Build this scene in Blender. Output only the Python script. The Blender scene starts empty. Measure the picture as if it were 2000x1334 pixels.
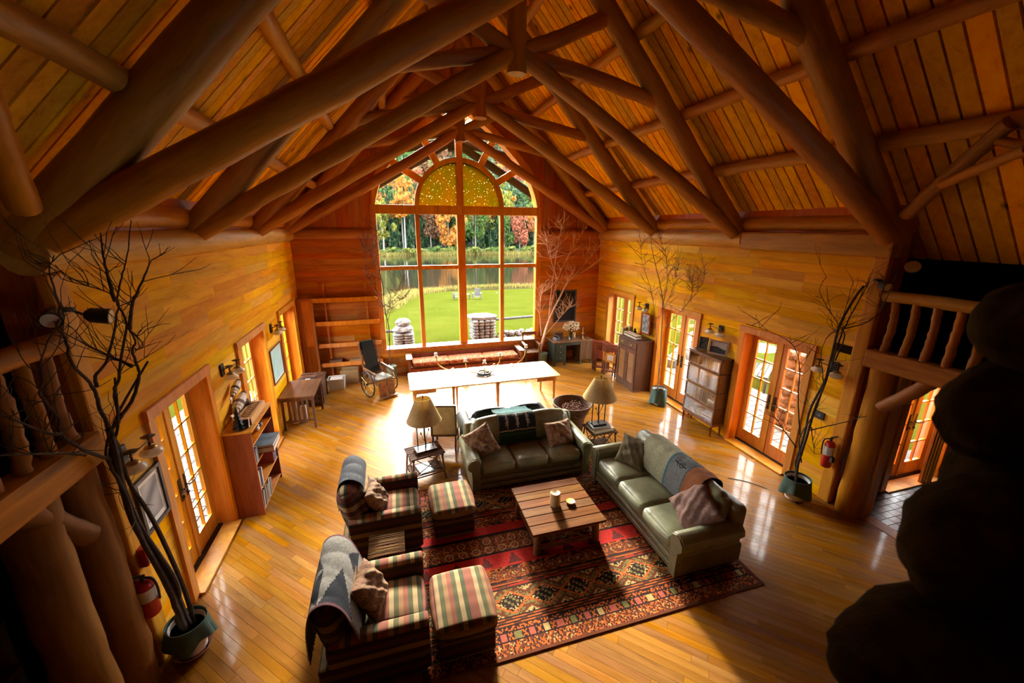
import bpy, bmesh, math, random
from mathutils import Vector as V, Matrix, Euler
C = bpy.context.scene.collection
SC = bpy.context.scene
PI = math.pi
rnd = random.Random(7)
# ---------------------------------------------------------------- camera
cam_d = bpy.data.cameras.new('camera'); cam = bpy.data.objects.new('camera', cam_d); C.objects.link(cam)
cam_d.sensor_width = 36; cam_d.lens = 787.06 * 36 / 2000; cam_d.clip_start = .05; cam_d.clip_end = 2000
_y, _p, _r = 0.285907406, 0.274863398, 0.00567844031
_R = V((math.cos(_y), -math.sin(_y), 0)); _F = V((math.sin(_y), math.cos(_y), 0)); _U = V((0, 0, 1))
_F2 = _F * math.cos(_p) - _U * math.sin(_p); _U2 = _U * math.cos(_p) + _F * math.sin(_p)
_R3 = _R * math.cos(_r) + _U2 * math.sin(_r); _U3 = _U2 * math.cos(_r) - _R * math.sin(_r)
m = Matrix((_R3, _U3, -_F2)).transposed().to_4x4(); m.translation = (0, 0, 4); cam.matrix_world = m
cam_d.dof.use_dof = True; cam_d.dof.focus_distance = 6.5; cam_d.dof.aperture_fstop = 2.0
SC.camera = cam
# ---------------------------------------------------------------- light
SUN_E, SKY_L, EXPO = 5.5, 7.5, 2.2
SC.view_settings.view_transform = 'Standard'; SC.view_settings.look = 'None'
SC.view_settings.gamma = 1; SC.view_settings.use_curve_mapping = False; SC.view_settings.exposure = EXPO
SC.cycles.use_denoising = True
SC.cycles.max_bounces = 16; SC.cycles.diffuse_bounces = 10; SC.cycles.glossy_bounces = 5
SC.cycles.transmission_bounces = 6; SC.cycles.transparent_max_bounces = 16
SC.cycles.sample_clamp_indirect = 8; SC.cycles.caustics_reflective = False; SC.cycles.caustics_refractive = False
SUN_DIR = V((.134, 1.0, math.tan(math.radians(23)))).normalized()          # towards the sun
w = bpy.data.worlds.new('overcast_sky'); SC.world = w; w.use_nodes = True
nt = w.node_tree; nt.nodes.clear()
def wn(t, **k):
    n = nt.nodes.new(t)
    for a, b in k.items(): setattr(n, a, b)
    return n
tc = wn('ShaderNodeTexCoord'); dp = wn('ShaderNodeVectorMath', operation='DOT_PRODUCT'); dp.inputs[1].default_value = SUN_DIR
nt.links.new(tc.outputs['Generated'], dp.inputs[0])
mr = wn('ShaderNodeMapRange'); mr.inputs[1].default_value = .55; mr.inputs[2].default_value = 1.0; mr.inputs[3].default_value = 0; mr.inputs[4].default_value = 1; mr.interpolation_type = 'SMOOTHERSTEP'
nt.links.new(dp.outputs['Value'], mr.inputs[0])
mx = wn('ShaderNodeMix', data_type='RGBA'); mx.inputs[6].default_value = (.92, .95, .96, 1); mx.inputs[7].default_value = (1.3, 1.27, 1.2, 1)
nt.links.new(mr.outputs[0], mx.inputs[0])
bg = wn('ShaderNodeBackground'); bg.inputs[1].default_value = SKY_L; nt.links.new(mx.outputs[2], bg.inputs[0])
wo = wn('ShaderNodeOutputWorld'); nt.links.new(bg.outputs[0], wo.inputs[0])
sd = bpy.data.lights.new('sun', 'SUN'); sd.energy = SUN_E; sd.angle = math.radians(8); sd.color = (1, .93, .80)
so = bpy.data.objects.new('sun', sd); C.objects.link(so); so.rotation_euler = SUN_DIR.to_track_quat('Z', 'Y').to_euler(); so.location = (3, 20, 14)
def portal(name, loc, rot, sx, sy):                                       # marks a glazed opening for sky sampling, gives no light of its own
    d = bpy.data.lights.new(name, 'AREA'); d.shape = 'RECTANGLE'; d.size = sx; d.size_y = sy; d.cycles.is_portal = True
    o = bpy.data.objects.new(name, d); C.objects.link(o); o.location = loc; o.rotation_euler = rot
XL, XR, YW, XC = -2.38, 6.12, 11.35, 1.87
portal('daylight_main', (XC, YW + .3, 3.7), (-PI/2, 0, 0), 4.6, 6.2)
DOORS = [5.045, 7.495, 9.96]
for i, y in enumerate(DOORS):
    portal('daylight_left', (XL - .5, y, 1.1), (0, -PI/2, 0), 2.3, 1.25)
    portal('daylight_right', (XR + .5, y, 1.1), (0, PI/2, 0), 2.3, 1.25)
portal('daylight_entry', (7.95, 4.35, 1.1), (-PI/2, 0, 0), 1.5, 2.3)
# ---------------------------------------------------------------- mesh helpers
def frame(d):
    d = V(d).normalized(); a = V((0, 0, 1)) if abs(d.z) < .9 else V((1, 0, 0))
    x = a.cross(d).normalized(); return x, d.cross(x), d
class MB:
    def __init__(s): s.v = []; s.f = []; s.col = []; s.tn = []
    def add(s, vs, fs, col=None, tone=None):
        b = len(s.v); s.v += [tuple(p) for p in vs]
        for i, q in enumerate(fs):
            s.f.append([b + k for k in q]); s.col.append(col); s.tn.append(tone)
        return s
    def box(s, c, d, rot=None, col=None, tone=None):
        x, y, z = d[0]/2, d[1]/2, d[2]/2; c = V(c)
        vs = [V(p) for p in ((-x,-y,-z),(x,-y,-z),(x,y,-z),(-x,y,-z),(-x,-y,z),(x,-y,z),(x,y,z),(-x,y,z))]
        if rot is not None:
            R = Euler(rot).to_matrix(); vs = [R @ p for p in vs]
        return s.add([p + c for p in vs], [(3,2,1,0),(4,5,6,7),(0,1,5,4),(1,2,6,5),(2,3,7,6),(3,0,4,7)], col, tone)
    def b2(s, a, b, col=None, tone=None):                                # box from corner to corner
        return s.box([(p+q)/2 for p, q in zip(a, b)], [abs(q-p) for p, q in zip(a, b)], None, col, tone)
    def bar(s, p, q, w, h, col=None, tone=None):
        p, q = V(p), V(q); x, y, d = frame(q - p); x = x*w/2; y = y*h/2
        vs = [p-x-y, p+x-y, p+x+y, p-x+y, q-x-y, q+x-y, q+x+y, q-x+y]
        return s.add(vs, [(3,2,1,0),(4,5,6,7),(0,1,5,4),(1,2,6,5),(2,3,7,6),(3,0,4,7)], col, tone)
    def tube(s, pts, r, n=8, cap=True, col=None, tone=None):
        pts = [V(p) for p in pts]; k = len(pts)
        rr = r if isinstance(r, (list, tuple)) else [r]*k
        vs = []; X = None
        for i, p in enumerate(pts):
            d = (pts[min(i+1, k-1)] - pts[max(i-1, 0)])
            if d.length < 1e-9: d = V((0, 0, 1))
            d.normalize()
            if X is None: X = frame(d)[0]
            X = (X - d * X.dot(d))
            if X.length < 1e-6: X = frame(d)[0]
            X.normalize(); Y = d.cross(X)
            for j in range(n):
                a = 2*PI*j/n; vs.append(p + X*math.cos(a)*rr[i] + Y*math.sin(a)*rr[i])
        fs = [(i*n+j, i*n+(j+1) % n, (i+1)*n+(j+1) % n, (i+1)*n+j) for i in range(k-1) for j in range(n)]
        if cap: fs += [tuple(range(n-1, -1, -1)), tuple((k-1)*n + j for j in range(n))]
        return s.add(vs, fs, col, tone)
    def lathe(s, prof, c=(0, 0, 0), n=20, col=None, sx=1, sy=1):
        c = V(c); k = len(prof)
        vs = [c + V((r*math.cos(2*PI*j/n)*sx, r*math.sin(2*PI*j/n)*sy, z)) for r, z in prof for j in range(n)]
        fs = [(i*n+j, i*n+(j+1) % n, (i+1)*n+(j+1) % n, (i+1)*n+j) for i in range(k-1) for j in range(n)]
        if prof[0][0] > 1e-4: fs.append(tuple(range(n-1, -1, -1)))
        if prof[-1][0] > 1e-4: fs.append(tuple((k-1)*n + j for j in range(n)))
        return s.add(vs, fs, col)
    def shell(s, prof, c=(0, 0, 0), n=20, col=None):                     # open surface of revolution
        c = V(c); k = len(prof)
        vs = [c + V((r*math.cos(2*PI*j/n), r*math.sin(2*PI*j/n), z)) for r, z in prof for j in range(n)]
        return s.add(vs, [(i*n+j, i*n+(j+1) % n, (i+1)*n+(j+1) % n, (i+1)*n+j) for i in range(k-1) for j in range(n)], col)
    def prism(s, poly, a, b, axis='y', col=None, tone=None):             # 2D polygon extruded along an axis from a to b
        def P(u, v, t): return {'y': (u, t, v), 'x': (t, u, v), 'z': (u, v, t)}[axis]
        n = len(poly); vs = [P(u, v, a) for u, v in poly] + [P(u, v, b) for u, v in poly]
        return s.add(vs, [tuple(range(n-1, -1, -1)), tuple(range(n, 2*n))] + [(i, (i+1) % n, n+(i+1) % n, n+i) for i in range(n)], col, tone)
    def sph(s, c, r, nu=12, nv=8, jit=0, col=None, seed=0):
        r = r if isinstance(r, (list, tuple)) else (r, r, r); c = V(c); q = random.Random(seed)
        vs = [c + V((0, 0, -r[2]))]
        for i in range(1, nv):
            t = PI*i/nv - PI/2
            for j in range(nu):
                a = 2*PI*j/nu; k = 1 + q.uniform(-jit, jit)
                vs.append(c + V((r[0]*math.cos(t)*math.cos(a)*k, r[1]*math.cos(t)*math.sin(a)*k, r[2]*math.sin(t)*k)))
        vs.append(c + V((0, 0, r[2]))); L = len(vs)-1
        fs = [(0, 1+(j+1) % nu, 1+j) for j in range(nu)]
        fs += [(1+(i-1)*nu+j, 1+(i-1)*nu+(j+1) % nu, 1+i*nu+(j+1) % nu, 1+i*nu+j) for i in range(1, nv-1) for j in range(nu)]
        fs += [(L, 1+(nv-2)*nu+j, 1+(nv-2)*nu+(j+1) % nu) for j in range(nu)]
        return s.add(vs, fs, col)
    def rbox(s, c, d, r=.05, seg=3, puff=0, rot=None, col=None):         # box with rounded edges; puff swells the faces like upholstery
        c = V(c); h = [x/2 for x in d]; r = min(r, min(h)*.98)
        def line(hh):
            a = [-hh + r*(1-math.cos(PI/2*i/seg)) for i in range(seg)] ; b = [-x for x in a[::-1]]
            mid = [(-hh+r)+(2*hh-2*r)*i/4 for i in range(5)]
            return a + mid + b
        R = Euler(rot).to_matrix() if rot is not None else None
        for ax in range(3):
            for sg in (-1, 1):
                u, v = (ax+1) % 3, (ax+2) % 3; A, B = line(h[u]), line(h[v]); vs = []
                for b in B:
                    for a in A:
                        p = [0, 0, 0]; p[ax] = sg*h[ax]; p[u] = a; p[v] = b
                        q = [max(-h[k]+r, min(h[k]-r, p[k])) for k in range(3)]
                        dv = V([p[k]-q[k] for k in range(3)])
                        if dv.length > 1e-9: dv = dv.normalized()*r
                        P = V(q) + dv
                        if puff:
                            k = (1-(a/h[u])**2)*(1-(b/h[v])**2); P[ax] += sg*puff*max(0, k)
                        if R: P = R @ P
                        vs.append(P + c)
                na = len(A); fs = []
                for j in range(len(B)-1):
                    for i in range(na-1):
                        f = (j*na+i, j*na+i+1, (j+1)*na+i+1, (j+1)*na+i)
                        fs.append(f if sg > 0 else f[::-1])
                s.add(vs, fs, col)
        return s
    def grid(s, fn, nu, nv, thick=0, colf=None):                         # fn(u,v)->point, u,v in 0..1; thick gives it a body
        P = [[V(fn(i/nu, j/nv)) for i in range(nu+1)] for j in range(nv+1)]
        vs = [p for row in P for p in row]; n1 = len(vs)
        idx = lambda i, j: j*(nu+1)+i
        nrm = []
        for j in range(nv+1):
            for i in range(nu+1):
                a = P[j][min(i+1, nu)]-P[j][max(i-1, 0)]; b = P[min(j+1, nv)][i]-P[max(j-1, 0)][i]
                x = a.cross(b); nrm.append(x.normalized() if x.length > 1e-9 else V((0, 0, 1)))
        if thick: vs = vs + [p - n*thick for p, n in zip(vs, nrm)]
        base = len(s.v); s.v += [tuple(p) for p in vs]
        def put(f, c): s.f.append([base+k for k in f]); s.col.append(c); s.tn.append(None)
        for j in range(nv):
            for i in range(nu):
                c = colf((i+.5)/nu, (j+.5)/nv) if colf else None
                f = (idx(i, j), idx(i+1, j), idx(i+1, j+1), idx(i, j+1)); put(f, c)
                if thick: put(tuple(n1+k for k in f[::-1]), c)
        if thick:
            ring = [idx(i, 0) for i in range(nu)] + [idx(nu, j) for j in range(nv)] + [idx(i, nv) for i in range(nu, 0, -1)] + [idx(0, j) for j in range(nv, 0, -1)]
            for a, b in zip(ring, ring[1:]+ring[:1]): put((b, a, n1+a, n1+b), s.col[-1] if not colf else colf(.5, .5))
        return s
    def build(s, name, mat, parent=None, smooth=False, bevel=0, kind=None, merge=False, world=False):
        me = bpy.data.meshes.new(name); me.from_pydata(s.v, [], s.f)
        if any(c is not None for c in s.col):
            at = me.color_attributes.new('paint', 'FLOAT_COLOR', 'CORNER'); k = 0; buf = []
            for f, c in zip(s.f, s.col):
                c = c or (.5, .5, .5); buf += [c[0], c[1], c[2], 1.0]*len(f)
            at.data.foreach_set('color', buf)
        if any(t is not None for t in s.tn):
            at = me.attributes.new('tone', 'FLOAT', 'FACE'); at.data.foreach_set('value', [t or 0 for t in s.tn])
        if smooth: me.polygons.foreach_set('use_smooth', [True]*len(s.f))
        if merge or bevel:
            bm = bmesh.new(); bm.from_mesh(me)
            if merge: bmesh.ops.remove_doubles(bm, verts=bm.verts, dist=1e-5)
            if bevel:
                bmesh.ops.bevel(bm, geom=[e for e in bm.edges if len(e.link_faces) == 2 and e.calc_face_angle(0) > .6], offset=bevel, segments=2, profile=.6, affect='EDGES', clamp_overlap=True)
            bm.to_mesh(me); bm.free()
        me.update()
        o = bpy.data.objects.new(name, me); C.objects.link(o)
        if mat: me.materials.append(mat)
        if smooth and not bevel and hasattr(me, 'set_sharp_from_angle'): me.set_sharp_from_angle(angle=math.radians(50))
        if parent is not None: o.parent = parent
        if kind: o['kind'] = kind
        return o
def tag(o, label=None, cat=None, group=None, kind=None):
    if label: o['label'] = label
    if cat: o['category'] = cat
    if group: o['group'] = group
    if kind: o['kind'] = kind
    return o
def thing(name, label, cat, loc=(0, 0, 0), rz=0, group=None):
    o = bpy.data.objects.new(name, None); C.objects.link(o); o.empty_display_size = .1
    o.location = loc; o.rotation_euler = (0, 0, rz)
    return tag(o, label, cat, group)
def holder(name, kind='structure', label=None):
    o = bpy.data.objects.new(name, None); C.objects.link(o); o['kind'] = kind
    if label: o['label'] = label
    return o
def dup(root, loc=None, rz=None, label=None, group=None):
    def rec(o, par):
        c = o.copy(); C.objects.link(c)
        if par is not None: c.parent = par
        for ch in o.children: rec(ch, c)
        return c
    r = rec(root, None)
    if loc is not None: r.location = loc
    if rz is not None: r.rotation_euler = (0, 0, rz)
    if label: r['label'] = label
    if group: r['group'] = group
    return r
def lerp(a, b, t): return a + (b-a)*t
def smooth_path(pts, k=4):                                              # Catmull-Rom through the points
    P = [V(p) for p in pts]; out = []
    for i in range(len(P)-1):
        a, b, c, d = P[max(i-1, 0)], P[i], P[i+1], P[min(i+2, len(P)-1)]
        for j in range(k):
            t = j/k; out.append(.5*((2*b)+(c-a)*t+(2*a-5*b+4*c-d)*t*t+(3*b-a-3*c+d)*t**3))
    return out + [P[-1]]
# ---------------------------------------------------------------- materials
class N:
    def __init__(s, name):
        s.m = bpy.data.materials.new(name); s.m.use_nodes = True; s.t = s.m.node_tree; s.t.nodes.clear()
        s.out = s.n('ShaderNodeOutputMaterial'); s.p = s.n('ShaderNodeBsdfPrincipled'); s.l(s.p.outputs[0], s.out.inputs[0])
    def n(s, t, **k):
        x = s.t.nodes.new(t)
        for a, b in k.items(): setattr(x, a, b)
        return x
    def l(s, a, b): s.t.links.new(a, b)
    def set(s, i, v):
        i = s.p.inputs[i] if isinstance(i, str) else i
        if hasattr(v, 'is_linked'): s.l(v, i)
        elif isinstance(v, (tuple, list)) and len(v) == 3 and i.type == 'RGBA': i.default_value = (*v, 1)
        else: i.default_value = v
    def math(s, op, a, b=0, c=0, clamp=False):
        x = s.n('ShaderNodeMath', operation=op); x.use_clamp = clamp
        for i, v in enumerate((a, b, c)): s.set(x.inputs[i], v)
        return x.outputs[0]
    def coord(s, kind='Object', scale=(1, 1, 1), rot=(0, 0, 0), off=None):
        t = s.n('ShaderNodeTexCoord'); o = t.outputs[kind]
        if rot != (0, 0, 0):
            m0 = s.n('ShaderNodeMapping'); m0.inputs[2].default_value = rot; s.l(o, m0.inputs[0]); o = m0.outputs[0]
        m = s.n('ShaderNodeMapping'); m.inputs[3].default_value = scale; s.l(o, m.inputs[0])
        if off is not None: s.l(off, m.inputs[1])
        return m.outputs[0]
    def rand(s):
        o = s.n('ShaderNodeObjectInfo'); a = s.n('ShaderNodeAttribute', attribute_name='tone')
        return s.math('FRACT', s.math('ADD', o.outputs['Random'], a.outputs['Fac']))
    def noise(s, vec, scale=5, detail=4, rough=.55, dist=0):
        x = s.n('ShaderNodeTexNoise'); s.l(vec, x.inputs['Vector'])
        for k, v in (('Scale', scale), ('Detail', detail), ('Roughness', rough), ('Distortion', dist)): x.inputs[k].default_value = v
        return x.outputs[0]
    def ramp(s, f, stops, mode='LINEAR'):
        r = s.n('ShaderNodeValToRGB'); r.color_ramp.interpolation = mode; e = r.color_ramp.elements
        while len(e) < len(stops): e.new(.5)
        for x, (p, c) in zip(e, stops): x.position = p; x.color = (*c, 1) if len(c) == 3 else c
        s.set(r.inputs[0], f); return r.outputs[0]
    def mix(s, f, a, b, blend='MIX'):
        x = s.n('ShaderNodeMix', data_type='RGBA', blend_type=blend); s.set(x.inputs[0], f); s.set(x.inputs[6], a); s.set(x.inputs[7], b); return x.outputs[2]
    def hsv(s, c, h=.5, sa=1, v=1):
        x = s.n('ShaderNodeHueSaturation'); s.set(x.inputs[0], h); s.set(x.inputs[1], sa); s.set(x.inputs[2], v); s.set(x.inputs[4], c); return x.outputs[0]
    def mr(s, f, a, b, c, d, clamp=True):
        x = s.n('ShaderNodeMapRange'); x.clamp = clamp; s.set(x.inputs[0], f)
        for i, v in enumerate((a, b, c, d)): x.inputs[i+1].default_value = v
        return x.outputs[0]
    def bump(s, h, st=.2, d=.01):
        b = s.n('ShaderNodeBump'); b.inputs['Strength'].default_value = st; b.inputs['Distance'].default_value = d; s.set(b.inputs['Height'], h); s.l(b.outputs[0], s.p.inputs['Normal'])
def plain(name, c, rough=.5, metal=0, var=.12, scale=6, bump=.15, **kw):
    n = N(name); v = n.coord(); f = n.noise(v, scale, 4)
    a = tuple(x*(1-var) for x in c); b = tuple(min(1, x*(1+var)) for x in c)
    n.set('Base Color', n.ramp(f, [(.3, a), (.7, b)])); n.set('Roughness', rough); n.set('Metallic', metal)
    if bump: n.bump(n.noise(v, scale*8, 3), bump, .004)
    for k, x in kw.items(): n.set(k.replace('_', ' '), x)
    return n.m
def wood(name, c1, c2, rough=.45, axis='x', tone=.22, knots=.5, fine=1.0, rot=(0, 0, 0), coat=0, spec=.3, bump=.12, knotc=None, hue=.012):
    n = N(name); r = n.rand(); st = [7.0*fine]*3; st[{'x': 0, 'y': 1, 'z': 2}[axis]] = .7*fine
    cv = n.n('ShaderNodeCombineXYZ')
    for i in range(3): n.set(cv.inputs[i], n.math('MULTIPLY', r, 37.0 + 11*i))
    v = n.coord('Object', tuple(st), rot, cv.outputs[0])
    g = n.noise(v, 1.6, 5, .6, .5); g2 = n.noise(v, 9, 3, .7)
    f = n.math('ADD', n.math('MULTIPLY', g, .75), n.math('MULTIPLY', g2, .3))
    dark = tuple(x*.62 for x in c1)
    col = n.ramp(f, [(.30, dark), (.45, c1), (.68, c2)])
    if knots:
        vo = n.n('ShaderNodeTexVoronoi'); n.l(v, vo.inputs[0]); vo.inputs['Scale'].default_value = .42
        kf = n.mr(vo.outputs['Distance'], .035, .12, knots, 0)
        col = n.mix(kf, col, knotc or tuple(x*.18 for x in c1))
    col = n.hsv(col, n.mr(r, 0, 1, .5-hue, .5+hue), n.mr(n.math('FRACT', n.math('MULTIPLY', r, 7.3)), 0, 1, .93, 1.06), n.mr(n.math('FRACT', n.math('MULTIPLY', r, 3.7)), 0, 1, 1-tone, 1+tone))
    n.set('Base Color', col); n.set('Roughness', n.mr(g2, .2, .8, max(.05, rough-.05), rough+.08)); n.set('Specular IOR Level', spec)
    if coat: n.set('Coat Weight', coat); n.set('Coat Roughness', .10)
    n.bump(f, bump, .006)
    return n.m
def fabric(name, c, rough=.95, var=.15, weave=120):
    n = N(name); v = n.coord(); a = tuple(x*(1-var) for x in c); b = tuple(min(1, x*(1+var)) for x in c)
    n.set('Base Color', n.ramp(n.noise(v, 9, 5), [(.3, a), (.7, b)])); n.set('Roughness', rough); n.set('Specular IOR Level', .15)
    n.bump(n.noise(v, weave, 2), .35, .004); return n.m
def painted(name, rough=.9, weave=150, bump=.35, noise=.25):            # colour comes from the mesh's paint layer (woven or printed pattern)
    n = N(name); a = n.n('ShaderNodeAttribute', attribute_name='paint'); v = n.coord()
    n.set('Base Color', n.hsv(a.outputs['Color'], .5, 1, n.mr(n.noise(v, 45, 3), .3, .7, 1-noise, 1+noise))); n.set('Roughness', rough); n.set('Specular IOR Level', .12)
    n.bump(n.noise(v, weave, 2), bump, .004); return n.m
def leather(name, c, rough=.36, spec=.55):
    n = N(name); v = n.coord(); f = n.noise(v, 5, 5, .6)
    n.set('Base Color', n.ramp(f, [(.25, tuple(x*.6 for x in c)), (.5, c), (.8, tuple(x*1.35 for x in c))]))
    n.set('Roughness', n.mr(n.noise(v, 12, 3), .3, .7, rough-.06, rough+.1)); n.set('Specular IOR Level', spec)
    cr = n.noise(v, 7, 6, .65, 1.2); n.bump(n.math('ADD', n.math('MULTIPLY', cr, 1.0), n.math('MULTIPLY', n.noise(v, 160, 2), .08)), .35, .012); return n.m
def glass(name, tint=(1, 1, 1), frost=0):
    n = N(name); n.t.nodes.remove(n.p)
    tr = n.n('ShaderNodeBsdfTransparent'); tr.inputs[0].default_value = (*tint, 1)
    gl = n.n('ShaderNodeBsdfGlossy'); gl.inputs['Roughness'].default_value = .02
    fr = n.n('ShaderNodeFresnel'); fr.inputs[0].default_value = 1.45
    mx = n.n('ShaderNodeMixShader'); n.l(n.math('MULTIPLY', fr.outputs[0], .3), mx.inputs[0]); n.l(tr.outputs[0], mx.inputs[1]); n.l(gl.outputs[0], mx.inputs[2])
    n.l(mx.outputs[0], n.out.inputs[0]); return n
def leafy(name, c1, c2, trans=.45):
    n = N(name); r = n.rand(); v = n.coord('Object', (1, 1, 1))
    f = n.math('FRACT', n.math('ADD', n.math('MULTIPLY', n.noise(v, .9, 2), 1.3), n.math('MULTIPLY', r, .6)))
    col = n.hsv(n.ramp(f, [(.1, c1), (.9, c2)]), n.mr(r, 0, 1, .485, .515), 1, n.mr(n.math('FRACT', n.math('MULTIPLY', r, 5.1)), 0, 1, .65, 1.3))
    n.t.nodes.remove(n.p); d = n.n('ShaderNodeBsdfDiffuse'); t = n.n('ShaderNodeBsdfTranslucent'); n.l(col, d.inputs[0]); n.l(col, t.inputs[0])
    mx = n.n('ShaderNodeMixShader'); mx.inputs[0].default_value = trans; n.l(d.outputs[0], mx.inputs[1]); n.l(t.outputs[0], mx.inputs[2]); n.l(mx.outputs[0], n.out.inputs[0]); return n.m
W = {}
W['wallx'] = wood('maple_boards_side', (.72, .335, .012), (.86, .465, .020), .55, 'y', .16, .25, spec=.05)          # side walls: boards run along y
W['wally'] = wood('fir_boards_end', (.44, .130, .014), (.60, .215, .024), .5, 'x', .2, .3, spec=.12)                # window wall: redder fir
W['gable'] = wood('fir_gable', (.40, .09, .012), (.54, .14, .02), .5, 'z', .15, .45)
W['ceil'] = wood('pine_ceiling', (.76, .35, .010), (.92, .50, .020), .6, 'x', .28, .9, .8, spec=.03)
W['log'] = wood('peeled_log', (.30, .115, .012), (.44, .19, .024), .48, 'z', .12, .8, .8, bump=.25)
W['logx'] = wood('peeled_log_x', (.36, .12, .014), (.50, .19, .024), .48, 'x', .12, .8, .8, bump=.25)
W['logy'] = wood('peeled_log_y', (.38, .165, .018), (.54, .26, .036), .48, 'y', .12, .8, .8, bump=.25)
W['pale_log'] = wood('pale_plate_log', (.52, .28, .07), (.72, .44, .14), .5, 'y', .1, .7, .7, bump=.3)
W['post'] = wood('hewn_post', (.50, .20, .024), (.66, .30, .04), .5, 'z', .1, .7)
W['floor'] = wood('oak_strip', (.275, .109, .012), (.355, .153, .021), .4, 'x', .17, .1, 1.3, (0, 0, PI/4), .26, .05, .03, None, .005)
W['trim'] = wood('fir_trim', (.56, .20, .022), (.72, .30, .036), .4, 'z', .1, .2)
W['reveal'] = wood('dark_fir_reveal', (.36, .09, .016), (.48, .14, .022), .42, 'z', .12, .15)
W['red'] = wood('cherry_wood', (.20, .050, .020), (.30, .085, .032), .4, 'z', .08, 0)
W['dark'] = wood('dark_oak', (.075, .032, .015), (.13, .058, .026), .42, 'z', .1, 0)
W['darkx'] = wood('dark_oak_x', (.085, .036, .016), (.15, .068, .03), .38, 'x', .1, 0)
W['mid'] = wood('walnut_stain', (.16, .07, .028), (.25, .115, .045), .35, 'y', .1, 0)
W['maple'] = wood('honey_maple', (.58, .27, .07), (.72, .38, .12), .3, 'x', .05, 0, 1, (0, 0, 0), .35, .3, .03)
W['mapleleg'] = wood('honey_maple_leg', (.46, .19, .045), (.60, .27, .07), .3, 'z', .05, 0)
W['table'] = wood('teak_boards', (.105, .036, .006), (.165, .064, .012), .5, 'x', .14, .1, spec=.02)
W['pinelight'] = wood('pale_pine', (.55, .30, .10), (.70, .42, .17), .5, 'y', .1, .3)
W['twig'] = wood('bark_twig', (.10, .048, .024), (.22, .11, .055), .7, 'x', .4, 0)
W['twiglight'] = wood('peeled_twig', (.12, .06, .02), (.21, .12, .048), .8, 'x', .3, 0, spec=.05)
W['bark'] = plain('branch_bark', (.052, .032, .022), .8, 0, .5, 14, .4)
W['barkpale'] = plain('pale_branch', (.66, .43, .27), .75, 0, .25, 10, .3)
W['shade_boards'] = wood('shadowy_boards', (.018, .008, .004), (.030, .014, .007), .8, 'z', .2, .4, spec=.05)  # near-black board colour standing in for the shade of lofts and entry
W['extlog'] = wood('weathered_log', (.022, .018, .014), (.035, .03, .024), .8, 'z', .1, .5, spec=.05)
W['log_shaded'] = wood('shaded_log', (.16, .060, .012), (.26, .105, .022), .55, 'z', .1, .8, .8, bump=.25)  # peeled log darkened: shade on the left posts and brace put into the colour
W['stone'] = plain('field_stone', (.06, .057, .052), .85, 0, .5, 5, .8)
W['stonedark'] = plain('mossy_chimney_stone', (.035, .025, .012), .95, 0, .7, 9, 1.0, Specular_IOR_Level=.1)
W['mortar'] = plain('mortar', (.045, .04, .036), .95)
W['iron'] = plain('black_iron', (.02, .018, .016), .45, .6, .3)
W['bronze'] = plain('dark_bronze', (.055, .035, .022), .4, .7, .3)
W['brass'] = plain('old_brass', (.45, .30, .10), .35, .9)
W['chrome'] = plain('steel', (.55, .55, .56), .25, 1.0, .05)
W['green'] = leather('green_leather', (.215, .222, .125), .32)
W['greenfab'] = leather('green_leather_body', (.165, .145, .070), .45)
W['black'] = leather('dark_leather', (.012, .015, .014), .5, .15)
W['cream'] = fabric('cream_upholstery', (.46, .38, .21))
W['white'] = plain('white_glaze', (.75, .73, .68), .35, 0, .04, bump=0)
W['wax'] = plain('candle_wax', (.50, .40, .20), .45, 0, .05, bump=0, Subsurface_Weight=.3)
W['waxwhite'] = plain('white_wax', (.82, .80, .74), .45, 0, .04, bump=0)
W['yellowwax'] = plain('yellow_wax', (.85, .48, .05), .4, 0, .08, bump=0)
W['redp'] = plain('red_enamel', (.42, .012, .010), .28, 0, .1, bump=0)
W['blackp'] = plain('black_plastic', (.015, .015, .016), .4, 0, .2, bump=0)
W['paper'] = plain('paper', (.62, .58, .50), .8, 0, .08)
W['slate'] = plain('slate_tile', (.115, .130, .135), .24, 0, .5, 4, .3)
W['grout'] = plain('grout', (.022, .02, .018), .9)
W['plaster'] = plain('plaster', (.42, .34, .27), .9, 0, .08)
W['tealcloth'] = fabric('teal_cloth', (.075, .125, .105))
W['pot'] = plain('celadon_pot', (.22, .36, .28), .4, 0, .2)
W['clay'] = plain('terracotta', (.36, .14, .07), .75, 0, .15)
W['soil'] = plain('potting_soil', (.03, .02, .014), .95, 0, .5, 20, .8)
W['paint'] = painted('woven_pattern')
W['print'] = painted('printed_sheet', .5, 60, .03, .06)
W['teal_paint'] = plain('green_desk_paint', (.026, .036, .022), .5, 0, .25)
def _opal():
    n = N('opal_glass_shade'); d = n.n('ShaderNodeBsdfTranslucent'); d.inputs[0].default_value = (.9, .84, .70, 1); n.set('Base Color', (.85, .80, .68)); n.set('Roughness', .2)
    m = n.n('ShaderNodeMixShader'); m.inputs[0].default_value = .45; n.l(n.p.outputs[0], m.inputs[1]); n.l(d.outputs[0], m.inputs[2]); n.l(m.outputs[0], n.out.inputs[0]); return n.m
W['frosted'] = _opal(); W['birchbark'] = plain('white_birch_bark', (.66, .61, .52), .7, 0, .35, 12)
W['pane'] = glass('window_glass').m
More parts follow.
